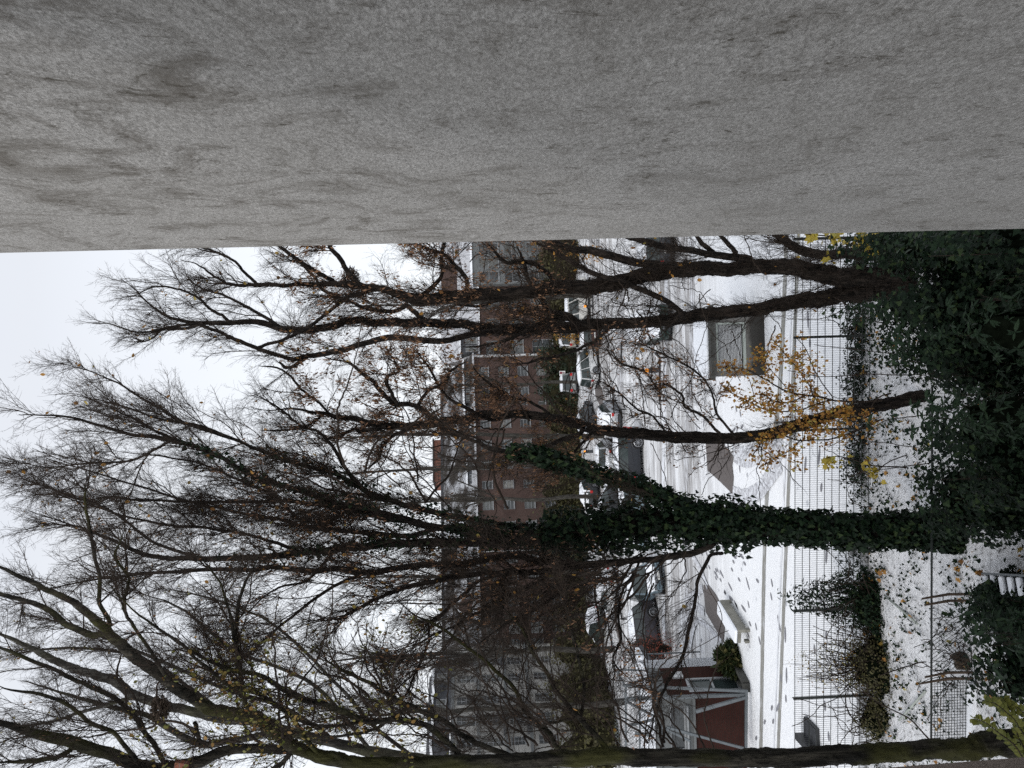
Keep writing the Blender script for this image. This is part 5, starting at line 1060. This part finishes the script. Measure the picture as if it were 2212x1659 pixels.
# pool of second snow roof behind
# steel frame
Yf = Ysh - 1.0
def fp_(x, y, Yd=Yf): return at(x, y, Yd)
base = fp_(1613, 1493); sf = thing('steel_frame', 'galvanised steel frame of posts and diagonal braces standing in front of the brick shed', 'steel frame', (base[0], Yf, 0)); O_ = np.array([base[0], Yf, 0])
def member(name, p, q, w=.09, Ya=Yf, Yb2=Yf):
    mb = MB(); a = at(p[0], p[1], Ya) - O_; b = at(q[0], q[1], Yb2) - O_; a[2] = max(a[2], .02); b[2] = max(b[2], .02); mb.bar(tuple(a), tuple(b), w); mb.build(name, M['galv'], sf)
member('post', (1346, 1481), (1615, 1493)); member('post', (1350, 1510), (1615, 1500), .12, Ysh - .3, Ysh - .3)
member('beam', (1612, 1494), (1611, 1625), .1); member('brace', (1503, 1537), (1611, 1506), .11); member('brace', (1440, 1571), (1606, 1616), .09)
member('beam', (1352, 1481), (1352, 1625), .07); member('brace', (1352, 1515), (1415, 1548), .07, Yf, Yf + .5); member('brace', (1357, 1568), (1412, 1554), .08, Yf, Yf + .5)
member('post', (1330, 1447), (1480, 1450), .06, Yf + 2.4, Yf + 2.4); member('beam', (1332, 1447), (1350, 1481), .06, Yf + 2.4, Yf); member('brace', (1350, 1481), (1440, 1450), .07, Yf, Yf + 2.4)
member('beam', (1382, 1481), (1382, 1625), .06, Yf + .5, Yf + .5); member('brace', (1430, 1571), (1490, 1600), .08); member('beam', (1372, 1585), (1402, 1587), .09)
mb = MB(); a = at(1324, 1440, Yf + 1) - O_; b = at(1412, 1625, Yf + 1) - O_; x0, x1, z0, z1 = b[0], a[0], b[2], a[2]
for k in range(-30, 60):
    for sg in (1, -1):
        s = k * .13; pa = [x0 + s, z0 if sg > 0 else z1]; ln = z1 - z0; pb_ = [x0 + s + ln, z1 if sg > 0 else z0]
        if pb_[0] < x0 or pa[0] > x1: continue
        ta = max(0, (x0 - pa[0]) / ln); tb_ = min(1, (x1 - pa[0]) / ln); A_ = (pa[0] + ln * ta, 1, pa[1] + (pb_[1] - pa[1]) * ta); B_ = (pa[0] + ln * tb_, 1, pa[1] + (pb_[1] - pa[1]) * tb_); mb.bar(A_, B_, .009)
mb.build('wire_panel', M['galv'], sf)
# second snowy flat roof behind the shed
a = at(1392, 1440, 33.6); zc = 2.6
fl = thing('low_shelter', 'low flat shelter under thick snow behind the brick shed', 'shelter', (a[0] - 2.3, 34.6, 0)); mb = MB(); mb.box((0, .2, zc), (4.4, 3.6, .16)); mb.build('roof', M['slate'], fl); mb = MB(); mb.box((0, .2, zc + .2), (4.3, 3.5, .22)); mb.build('snow_cover', M['snow'], fl, bevel=.06)
for sx in (-2, 2):
    mb = MB(); mb.box((sx, -1.5, zc / 2 - .05), (.1, .1, zc - .1)); mb.build('post', M['dark'], fl)
# low planting walls with snow beside the shed
w1 = [gnd(1585, 1412), gnd(1619, 1475), gnd(1620, 1494)]
pw = thing('planter_wall', 'low dark wall edging the planting bed beside the brick shed', 'low wall', w1[0]); mb = MB()
for a, b in zip(w1[:-1], w1[1:]): mb.bar(tuple(a - w1[0] + [0, 0, .14]), tuple(b - w1[0] + [0, 0, .14]), .14, .28)
mb.build('wall', M['concrete_dark'], pw); mb = MB(); a, b = gnd(1575, 1440) - w1[0], gnd(1608, 1480) - w1[0]; mb.bar(tuple(a + [0, 0, .1]), tuple(b + [0, 0, .1]), .1, .2); mb.build('wall', M['concrete_dark'], pw)
# slim lamp post / pole behind
g_ = gnd(1512, 1408); mb = MB(); mb.cyl((g_[0], g_[1], 0), (g_[0], g_[1], at(1350, 1411, g_[1])[2]), .035, 10); tag(mb.build('slim_post', M['galv'], smooth=True), 'slim grey post between red shrub and spiky green bush', 'post')

# ---------------------------------------------------------------- ventilation house with grille
YG = gnd(1652, 730)[1]; GL, GR = at(1600, 812, YG)[0], at(1600, 666, YG)[0]; gz = lambda x: at(x, 740, YG)[2]
vh = thing('ventilation_block', 'square concrete ventilation block with white framed louvre grille in the snow', 'ventilation block', (GL, YG, 0)); WG = GR - GL; zt = gz(1539)
uL = at(1600, 800, YG)[0] - GL; uR = at(1600, 696, YG)[0] - GL; g0, g1_ = gz(1611), gz(1547)
mb = MB(); holes_wall(mb, WG, 0, zt, [(uL, uR, g0, g1_)], .16)
for u, f in ((0, (0, 1, 2, 3)), (WG, (3, 2, 1, 0))): mb.add([(u, 0, 0), (u, 1.5, 0), (u, 1.5, zt), (u, 0, zt)], [f])
mb.add([(0, 1.5, 0), (WG, 1.5, 0), (WG, 1.5, zt), (0, 1.5, zt)], [(3, 2, 1, 0)])
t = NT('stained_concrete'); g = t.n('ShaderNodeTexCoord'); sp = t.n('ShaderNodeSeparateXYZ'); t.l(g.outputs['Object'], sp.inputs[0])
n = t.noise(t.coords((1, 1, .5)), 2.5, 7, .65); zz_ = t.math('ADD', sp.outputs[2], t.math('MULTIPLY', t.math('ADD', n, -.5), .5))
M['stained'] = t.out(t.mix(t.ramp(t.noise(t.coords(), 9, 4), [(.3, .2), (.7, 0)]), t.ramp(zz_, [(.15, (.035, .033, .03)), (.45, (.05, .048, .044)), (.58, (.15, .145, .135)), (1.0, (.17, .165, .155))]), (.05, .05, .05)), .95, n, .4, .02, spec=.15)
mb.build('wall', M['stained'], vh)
mb = MB(); mb.box((WG / 2, .68, zt + .004 + .06), (WG + .24, 1.8, .14)); sl_ = mb.build('roof_slab', M['concrete_dark'], vh)
mb = MB(); mb.box((WG / 2, .78, zt + .18), (WG + .14, 1.6, .1)); mb.build('snow_cover', M['snow'], vh, bevel=.04)
fr = MB(); cx, cz, w_, h_ = (uL + uR) / 2, (g0 + g1_) / 2, uR - uL, g1_ - g0
for c, d in (((cx, 0, g1_ - .03), (w_, .06)), ((cx, 0, g0 + .045), (w_, .09)), ((uL + .03, 0, cz + .03), (.06, h_ - .15)), ((uR - .03, 0, cz + .03), (.06, h_ - .15))): fr.box((c[0], .04, c[2]), (d[0], .1, d[1]))
gr = fr.build('grille', M['pole'], vh); nl = 17
lv = MB()
for k in range(nl): lv.box((cx, .1, g0 + .11 + (h_ - .19) * (k + .5) / nl), (w_ - .12, .03, .018), rx=.6)
lv.build('louvre', M['white'], gr); lv = MB(); lv.box((cx, .155, cz), (w_ - .1, .01, h_ - .1)); lv.build('backing', M['dark'], gr)

# ---------------------------------------------------------------- concrete bench-like block
q0, q1 = gnd(1579, 1297), gnd(1621, 1362); ax = q1 - q0; L_ = float(np.linalg.norm(ax)); ab = math.atan2(ax[1], ax[0])
bb = thing('concrete_bench', 'long weathered concrete bench block under smooth snow beside the footprints', 'bench', q0, ab)
mb = MB(); mb.box((L_ / 2, -.02, .3), (L_, .14, .34)); mb.box((L_ / 2, -.28, .4), (L_, .5, .12)); mb.build('slab', M['concrete'], bb, bevel=.02)
for x_ in (.06, L_ - .08):
    for y_ in (-.02, -.5): mb = MB(); mb.box((x_, y_, .09), (.16, .1, .16)); mb.build('leg', M['concrete'], bb)
mb = MB(); mb.box((L_ / 2, -.27, .525), (L_ - .05, .58, .12)); mb.build('snow_cover', M['snow'], bb, bevel=.05)

# louvred cover and dark box beyond the fence on the left
g_ = gnd(1757, 1582); dc = thing('drain_cover', 'dark ribbed metal cover set in the snow beyond the fence', 'drain cover', g_); mb = MB(); mb.box((0, 0, .05), (.62, .9, .1)); mb.build('frame', M['dark'], dc)
for k in range(9): mb = MB(); mb.box((0, -.4 + k * .1, .12), (.56, .045, .03)); mb.build('slat', M['slate'], dc)
g_ = gnd(1762, 1612); mb = MB(); mb.box((g_[0], g_[1], .18), (.2, 1.5, .36)); tag(mb.build('metal_box', M['dark'], bevel=.02), 'long dark metal box standing beyond the fence next to the ribbed cover', 'box')

# ---------------------------------------------------------------- bollard lamps, rails, sign, bicycles
def lamp(x, y, wD, lab):
    g_ = gnd(x, y); s = g_[1] / F; o = thing('bollard_lamp', lab, 'lamp', (g_[0], g_[1], 0), group='square bollard lamps with amber lights'); h = .9; w = wD * s
    mb = MB(); mb.box((0, 0, h * .36), (w, w, h * .72)); mb.build('body', M['slate'], o, bevel=.02)
    mb = MB(); mb.tube([(0, 0, h * .722), (0, 0, h * .85), (0, 0, h * .98)], [w * .3, w * .42, w * .3], 12); mb.build('lamp_glass', M['lamp'], o, smooth=True)
    mb = MB(); mb.tube([(0, 0, h * .985), (0, 0, h * 1.03), (0, 0, h * 1.08)], [w * .5, w * .45, w * .15], 12); mb.build('cap', M['snow'], o, smooth=True)
lamp(1426, 799.5, 11, 'square dark bollard lamp with amber light in the middle of the snowy lot'); lamp(1282, 661, 6.5, 'square dark bollard lamp with amber light in front of the white van'); lamp(1281, 975, 6.5, 'square dark bollard lamp with amber light just left of the slender stem')
def rail(pts, lab, h=.38, w=.1):
    p = [gnd(x, y) for x, y in pts]; o = thing('low_rail', lab, 'low rail', p[0], group='low dark barrier rails in the parking lot'); mb = MB()
    for a, b in zip(p[:-1], p[1:]): mb.bar(tuple(a - p[0] + [0, 0, h]), tuple(b - p[0] + [0, 0, h]), w)
    mb.build('bar', M['dark'], o)
    for a in p: mb = MB(); q = a - p[0]; mb.box((q[0], q[1], h / 2), (w, w, h)); mb.build('leg', M['dark'], o)
rail([(1430, 762), (1440, 772), (1440, 865)], 'low dark barrier rail beside the middle bollard lamp'); rail([(1354, 738), (1354, 790)], 'low dark barrier rail behind the middle bollard lamp')
rail([(1290, 636), (1290, 690)], 'low dark barrier rail at the foot of the white van'); rail([(1334, 865), (1352, 884), (1352, 926)], 'low dark bent barrier rail beside the silver car at the slender stem'); rail([(1285, 890), (1301, 905), (1301, 925)], 'low dark bent barrier rail farther back near the slender stem')
rail([(1342, 1250), (1354, 1337)], 'dark bar added as the shade under the white saloon'); rail([(1318, 1318), (1333, 1398)], 'low dark barrier rail left of the white saloon')  # the first dark bar stands in for the shade under the saloon
# no-parking sign
Ysg = 77; c = at(1216, 811, Ysg); s = Ysg / F; sg = thing('parking_sign', 'white sign with dark red symbol standing before the green hedge', 'sign', (c[0], Ysg, 0))
mb = MB(); mb.box((0, .04, c[2] / 2), (.08, .06, c[2] + .5)); mb.build('post', M['galv'], sg)
mb = MB(); mb.box((.22, 0, c[2] + .05), (10.4 * s, .03, 13 * s)); bd = mb.build('board', M['plate'], sg); M['signred'] = plain('sign_dark_red', (.2, .02, .04), .5)
mb = MB(); cz_ = c[2] + .2; mb.cyl((.27, -.03, cz_), (.27, -.018, cz_), .13, 20); mb.box((.27, -.025, cz_ - .22), (.08, .02, .28)); mb.build('symbol', M['signred'], bd)
mb = MB(); mb.box((-.42, 0, c[2] + .08), (8 * s, .03, 8 * s)); b2 = mb.build('board', M['plate'], sg); mb = MB(); mb.cyl((-.5, -.03, c[2] + .12), (-.5, -.018, c[2] + .12), .08, 16); mb.box((-.34, -.025, c[2] + .02), (.12, .02, .04)); mb.box((-.34, -.025, c[2] + .12), (.12, .02, .04)); mb.build('symbol', M['dark'], b2)

def bicycle(x, y, rz, lean, mat, lab, s=1.0):
    g_ = gnd(x, y); o = thing('bicycle', lab, 'bicycle', (g_[0], g_[1], 0), rz, 'parked bicycles in front of the hedge'); o.rotation_euler = (lean, 0, rz); r = .34
    for wx in (-.52, .52):
        mb = MB(); mb.tube([(wx + r * math.cos(a), 0, r + r * math.sin(a)) for a in np.linspace(0, 2 * PI, 21)[:-1]], .022, 5, closed=True); wh = mb.build('wheel', M['rubber'], o)
        mb = MB(); mb.tube([(wx + .3 * math.cos(a), 0, r + .3 * math.sin(a)) for a in np.linspace(0, 2 * PI, 17)[:-1]], .012, 4, closed=True)
        for a in np.linspace(0, PI, 9)[:-1]: mb.bar((wx + .3 * math.cos(a), 0, r + .3 * math.sin(a)), (wx - .3 * math.cos(a), 0, r - .3 * math.sin(a)), .006)
        mb.build('rim', M['alloy'], wh)
    mb = MB(); A_ = (-.52, 0, r); B_ = (-.08, 0, .3); C_ = (-.2, 0, .85); D_ = (.38, 0, .88); E_ = (.52, 0, r)
    for a, b in ((A_, B_), (B_, C_), (A_, C_), (C_, D_), (B_, D_), (D_, E_)): mb.cyl(a, b, .02, 6)
    mb.build('frame', mat, o); mb = MB(); mb.cyl((.36, -.28, 1.0), (.36, .28, 1.0), .016, 6); mb.cyl((.38, 0, .88), (.36, 0, 1.0), .016, 6); mb.build('handlebar', M['dark'], o)
    mb = MB(); mb.box((-.24, 0, .95), (.26, .14, .06)); mb.build('saddle', M['dark'], o, bevel=.02)
cols_ = [('dark', (.03, .03, .035)), ('red', (.3, .03, .03)), ('silver', (.45, .46, .48)), ('blue', (.05, .08, .15)), ('black', (.015, .015, .016)), ('pale', (.55, .55, .53)), ('dark red', (.15, .02, .02)), ('grey', (.2, .2, .21))]
bm_ = [plain('bicycle_paint_' + c[0].replace(' ', '_'), c[1], .4) for c in cols_]
pos_ = [(1283, 1232), (1285, 1245), (1284, 1258), (1287, 1270), (1286, 1283), (1288, 1295), (1289, 1306), (1280, 1222)]
for k, ((x, y), c) in enumerate(zip(pos_, cols_)):
    bicycle(x, y, random.uniform(.2, 2.6), random.uniform(-.12, .12), bm_[k], f'{c[0]} bicycle in the row against the hedge left of the ivy grown trunk')

# ---------------------------------------------------------------- cars
def prof(kind):
    # x fraction from rear (0) to nose (1): belt height; cabin: rear base, rear top, front top, windscreen base
    return {'hatch': ([(0, .62), (.03, .92), (.25, .95), (.7, .93), (.93, .74), (1, .5)], (.02, .12, .52, .74)),
            'suv': ([(0, .7), (.02, 1.02), (.3, 1.04), (.72, 1.02), (.95, .9), (1, .6)], (.01, .07, .5, .72)),
            'saloon': ([(0, .6), (.03, .95), (.2, .98), (.68, .92), (.93, .74), (1, .5)], (.14, .27, .52, .72)),
            'estate': ([(0, .6), (.02, .93), (.3, .95), (.7, .92), (.94, .74), (1, .5)], (.01, .06, .52, .73)),
            'van': ([(0, .7), (.01, 1.12), (.4, 1.12), (.82, 1.1), (.97, .85), (1, .55)], (0.005, .015, .72, .88))}[kind]
def car(x, y, rz, kind, col, lab, L=4.3, W=1.78, Hh=1.48, snow=1.0, name='parked_car', cat='car', dist=None, plate=True, snow_body=0, glow=False):
    """x, y: frame position of the ground centre; rz heading of the nose"""
    g_ = gnd(x, y); o = thing(name, lab, cat, (g_[0], g_[1], 0), rz, None); bp, cab = prof(kind); mt = paint('car_paint', col)
    st = [0, .015, .05, .12, .2, .3, .4, .5, .6, .7, .78, .86, .93, .97, 1]; bx, bz = zip(*bp)
    V = []; nsec = 11
    for s in st:
        b = float(np.interp(s, bx, bz)); e = min(s, 1 - s); ww = W / 2 * (1 - .16 * max(0, 1 - e / .1) ** 2); xx = (s - .5) * L; lo = .22 + .1 * max(0, 1 - e / .06)
        half = [(.80, lo), (.95, lo + .06), (1.0, lo + .22), (1.0, b * .72), (.965, b - .02)]
        V += [(xx, -ww * a, z) for a, z in half] + [(xx, 0, b + .02)] + [(xx, ww * a, z) for a, z in half[::-1]]
    fs = []
    for i in range(len(st) - 1):
        for j in range(nsec - 1): fs.append((i * nsec + j, (i + 1) * nsec + j, (i + 1) * nsec + j + 1, i * nsec + j + 1))
        fs.append((i * nsec + nsec - 1, (i + 1) * nsec + nsec - 1, (i + 1) * nsec, i * nsec))
    fs += [tuple(range(nsec))[::-1], tuple((len(st) - 1) * nsec + j for j in range(nsec))]
    mb = MB(); mb.add(V, fs)
    rb, rt, ft, fb = [(c - .5) * L for c in cab]; zb = lambda x_: float(np.interp(x_ / L + .5, bx, bz)) - .03; wb, wt = W / 2 * .955, W / 2 * .76
    cv = [(rb, -wb, zb(rb)), (rb, wb, zb(rb)), (fb, wb, zb(fb)), (fb, -wb, zb(fb)), (rt, -wt, Hh), (rt, wt, Hh), (ft, wt, Hh), (ft, -wt, Hh)]
    mb.add(cv, [(4, 7, 6, 5), (0, 4, 5, 1), (2, 6, 7, 3), (0, 3, 7, 4), (1, 5, 6, 2)])
    body = mb.build('body', mt, o, smooth=False, bevel=.035)
    cvv = [Vector(c) for c in cv]
    def quad_win(a, b, c, d, ins=(.07, .1), off=.03, nm='window'):
        a, b, c, d = [Vector(q) for q in (a, b, c, d)]
        f = lambda u, v: (a * (1 - u) + b * u) * (1 - v) + (d * (1 - u) + c * u) * v
        n_ = (b - a).cross(d - a).normalized(); m_ = (a + b + c + d) / 4
        if n_.dot(m_ - Vector((0, 0, .9))) < 0: n_ = -n_
        ps = [f(ins[0], ins[1]), f(1 - ins[0], ins[1]), f(1 - ins[0], 1 - ins[1]), f(ins[0], 1 - ins[1])]
        w_ = MB(); w_.add([p + n_ * off for p in ps] + [p - n_ * .02 for p in ps], [(0, 1, 2, 3), (0, 4, 5, 1), (1, 5, 6, 2), (2, 6, 7, 3), (3, 7, 4, 0)]); w_.build(nm, M['glass'], o)
    quad_win(cvv[0], cvv[1], cvv[5], cvv[4]); quad_win(cvv[3], cvv[2], cvv[6], cvv[7], (.05, .07))
    for i0, i1, i2, i3 in ((0, 3, 7, 4), (1, 2, 6, 5)):
        a, b, c, d = cvv[i0], cvv[i1], cvv[i2], cvv[i3]; ks = (0, .36, .68, 1) if kind != 'saloon' else (0.08, .5, 1); 
        for k0, k1 in zip(ks[:-1], ks[1:]): quad_win(a.lerp(b, k0), a.lerp(b, k1), d.lerp(c, k1), d.lerp(c, k0), (.05, .12))
    wr = .33 if kind != 'suv' else .37
    for sx in (-.31, .31):
        for sy in (-1, 1):
            xx, yy = sx * L, sy * W / 2; w_ = MB(); w_.cyl((xx, yy * .8, wr), (xx, yy * 1.012, wr), wr, 20); arch = MB()
            wo = w_.build('wheel', M['rubber'], o); r_ = MB(); r_.cyl((xx, yy * 1.01, wr), (xx, yy * 1.018, wr), wr * .2, 10)
            for k in range(10): a = k * PI / 5; r_.bar((xx, yy * 1.02, wr), (xx + wr * .68 * math.cos(a), yy * 1.02, wr + wr * .68 * math.sin(a)), .045, .02)
            r_.tube([(xx + wr * .7 * math.cos(a), yy * 1.018, wr + wr * .7 * math.sin(a)) for a in np.linspace(0, 2 * PI, 21)[:-1]], .022, 5, closed=True)
            r_.build('rim', M['alloy'], wo)
            arch.tube([(xx + (wr + .05) * math.cos(a), yy * 1.0, wr + (wr + .05) * math.sin(a)) for a in np.linspace(0, PI, 11)], .035, 5); arch.build('wheel_arch', M['dark'], o)
    zl = float(np.interp(.03, bx, bz)) * .82
    for sy in (-1, 1):
        l_ = MB(); l_.box((-L / 2 + .03, sy * W * .38, zl), (.1, W * .13, .17 if kind != 'suv' else .24)); l_.build('tail_light', M['red'], o, bevel=.015)
        l_ = MB(); l_.box((L / 2 - .14, sy * W * .35, .64 if kind != 'suv' else .76), (.14, W * .17, .13)); l_.build('headlight', M['galv'], o, bevel=.02)
        l_ = MB(); l_.box((fb - .25, sy * (W / 2 + .07), zb(fb) + .07), (.1, .16, .12)); l_.build('mirror', mt, o, bevel=.02)
    l_ = MB(); l_.box((L / 2 - .02, 0, .58), (.06, W * .45, .13)); gr = l_.build('grille', M['dark'], o)
    l_ = MB()
    for k in range(3): l_.box((L / 2 + .015, 0, .54 + k * .04), (.015, W * .44, .012))
    l_.build('slat', M['alloy'], gr)
    l_ = MB(); l_.box((L / 2 - .01, 0, .32), (.06, W * .6, .1)); l_.build('air_intake', M['dark'], o); l_ = MB(); l_.box((-L / 2 + .02, 0, .33), (.08, W * .8, .16)); l_.build('bumper', M['dark'], o, bevel=.02)
    for s_ in (-1, 1): l_ = MB(); l_.box((s_ * (L / 2 + .02), 0, .45 if s_ > 0 else .6), (.02, .5, .11)); l_.build('number_plate', M['plate'], o)
    if snow:
        r2_ = np.random.default_rng(int(x + y)); s_ = MB(); tk = .1 * snow
        def blanket(x0, x1, y0, y1, zf, tk, nx=9, ny=7):
            vs = []; fs = []
            for i in range(nx):
                for j in range(ny):
                    u, v = i / (nx - 1), j / (ny - 1); xx = x0 + (x1 - x0) * u; yy = y0 + (y1 - y0) * v; ed = min(u, 1 - u, v, 1 - v)
                    vs.append((xx, yy, zf(xx) + (tk * min(1, ed * 6) + r2_.normal() * .008 if ed > 0 else -.02)))
            for i in range(nx - 1):
                for j in range(ny - 1): a = i * ny + j; fs.append((a, a + ny, a + ny + 1, a + 1))
            s_.add(vs, fs)
        blanket(rt - .05, ft + .12, -wt - .04, wt + .04, lambda x_: Hh + .0, tk)
        blanket(fb - .03, L / 2 - .1, -W * .44, W * .44, lambda x_: float(np.interp(x_ / L + .5, bx, bz)) + .01, tk * .8)
        if kind == 'saloon': blanket(-L / 2 + .1, rb + .05, -W * .43, W * .43, lambda x_: float(np.interp(x_ / L + .5, bx, bz)) + .01, tk * .8)
        if snow_body:
            sl1 = lambda x_: Hh + (zb(fb) - Hh) * (x_ - ft) / (fb - ft) + .03; blanket(ft, fb, -wb * .95, wb * .95, sl1, .06); sl2 = lambda x_: Hh + (zb(rb) - Hh) * (rt - x_) / (rt - rb) + .03
            if rt - rb > .2: blanket(rb, rt, -wb * .9, wb * .9, sl2, .05)
        s_.build('snow_cover', M['snow'], o, smooth=True)
    return o
HP = PI / 2
c1 = car(1246, 828, HP + .05, 'suv', (.25, .26, .26), 'silver estate car seen from behind, farthest back beside the white sign', L=4.6, W=2.15, Hh=1.75)
c2 = car(1292, 778, .45, 'estate', (.72, .73, .74), 'white estate car standing sideways with dark rear beneath the sign', L=4.6, W=1.8, Hh=1.75)
c3 = car(1245, 731, HP, 'suv', (.6, .58, .5), 'cream offroader seen from behind below the yellow shrub', L=4.4, W=1.95, Hh=1.8, snow_body=1)
c4 = car(1292, 727, HP, 'hatch', (.05, .012, .015), 'dark red car seen from behind next to the white estate car', L=4.2, W=1.8)
c5 = car(1273, 659, .12, 'van', (.62, .62, .6), 'big white delivery van standing behind a bollard lamp', L=4.9, W=1.95, Hh=2.1, cat='van', name='delivery_van')
c6 = car(1436, 703, -HP + .02, 'suv', (.012, .03, .024), 'dark green car heavily covered with snow behind the twin stemmed tree', L=4.3, W=1.85, Hh=1.6, snow=1.6, snow_body=1)
c7 = car(1440, 543, HP - .1, 'hatch', (.03, .034, .04), 'dark car with lit red tail lights at the edge of the stuccoed wall', L=4.3, W=1.9, snow=1.4)
c8 = car(1386, 1005, PI + .02, 'suv', (.022, .025, .032), 'black estate car seen from the side behind the ivy branch', L=4.9, W=1.9, Hh=1.62)
c9 = car(1330, 980, HP - .12, 'saloon', (.42, .44, .46), 'silver car with bright red tail lights, left of the slender stem', L=4.4, W=1.8)
c10 = car(1335, 900, HP - .2, 'hatch', (.4, .42, .45), 'silver car seen from behind, right of the slender stem', L=4.2, W=1.8, snow_body=1)
c11 = car(1284, 905, HP - .5, 'hatch', (.1, .11, .12), 'snow covered grey car parked farther back behind the slender stem', L=4.1, W=1.8, snow=1.5, snow_body=1)
c12 = car(1240, 930, HP - .3, 'van', (.6, .6, .6), 'white car at the far edge of the lot beside the slender stem', L=4.4, W=1.8, Hh=1.7, cat='van', name='delivery_van')
c13 = car(1290, 1055, HP - .3, 'suv', (.03, .035, .04), 'dark car under thick snow between ivy branch and ivy grown trunk, farthest back', L=4.3, W=1.85, snow=1.8, snow_body=1)
c14 = car(1338, 1085, HP - .9, 'hatch', (.04, .045, .05), 'dark car under snow behind the ivy leaves', L=4.2, W=1.8, snow=1.6, snow_body=1)
c15 = car(1395, 1105, PI + .1, 'estate', (.22, .3, .34), 'light blue car hidden mostly behind the ivy grown trunk', L=4.4, W=1.8)
c16 = car(1422, 1256, -HP + .42, 'hatch', (.13, .18, .215), 'blue grey car facing the viewer with round badge on its grille', L=4.4, W=1.85, Hh=1.6)
eb_ = thing and MB(); 
m_ = MB(); m_.tube([(2.225, .085 * math.cos(a), .62 + .085 * math.sin(a)) for a in np.linspace(0, 2 * PI, 17)[:-1]], .012, 5, closed=True); m_.bar((2.225, -.07, .68), (2.225, 0, .55), .014); m_.bar((2.225, .07, .68), (2.225, 0, .55), .014); m_.bar((2.225, -.03, .69), (2.225, 0, .62), .012); m_.bar((2.225, .03, .69), (2.225, 0, .62), .012); m_.build('badge', M['alloy'], c16)
c17 = car(1424, 1380, PI + .52, 'hatch', (.05, .046, .056), 'dark purple grey car with white and red tail light, behind the red shrub', L=4.4, W=1.85, Hh=1.55)
c18 = car(1334, 1285, PI - .5, 'saloon', (.6, .61, .62), 'white saloon covered with snow behind the dark bar added as its shade', L=4.4, W=1.8, snow=1.3, snow_body=1)
c19 = car(1305, 1350, PI - .75, 'hatch', (.03, .04, .035), 'dark green car under snow left of the bicycles', L=4.1, W=1.75, snow=1.5, snow_body=1)
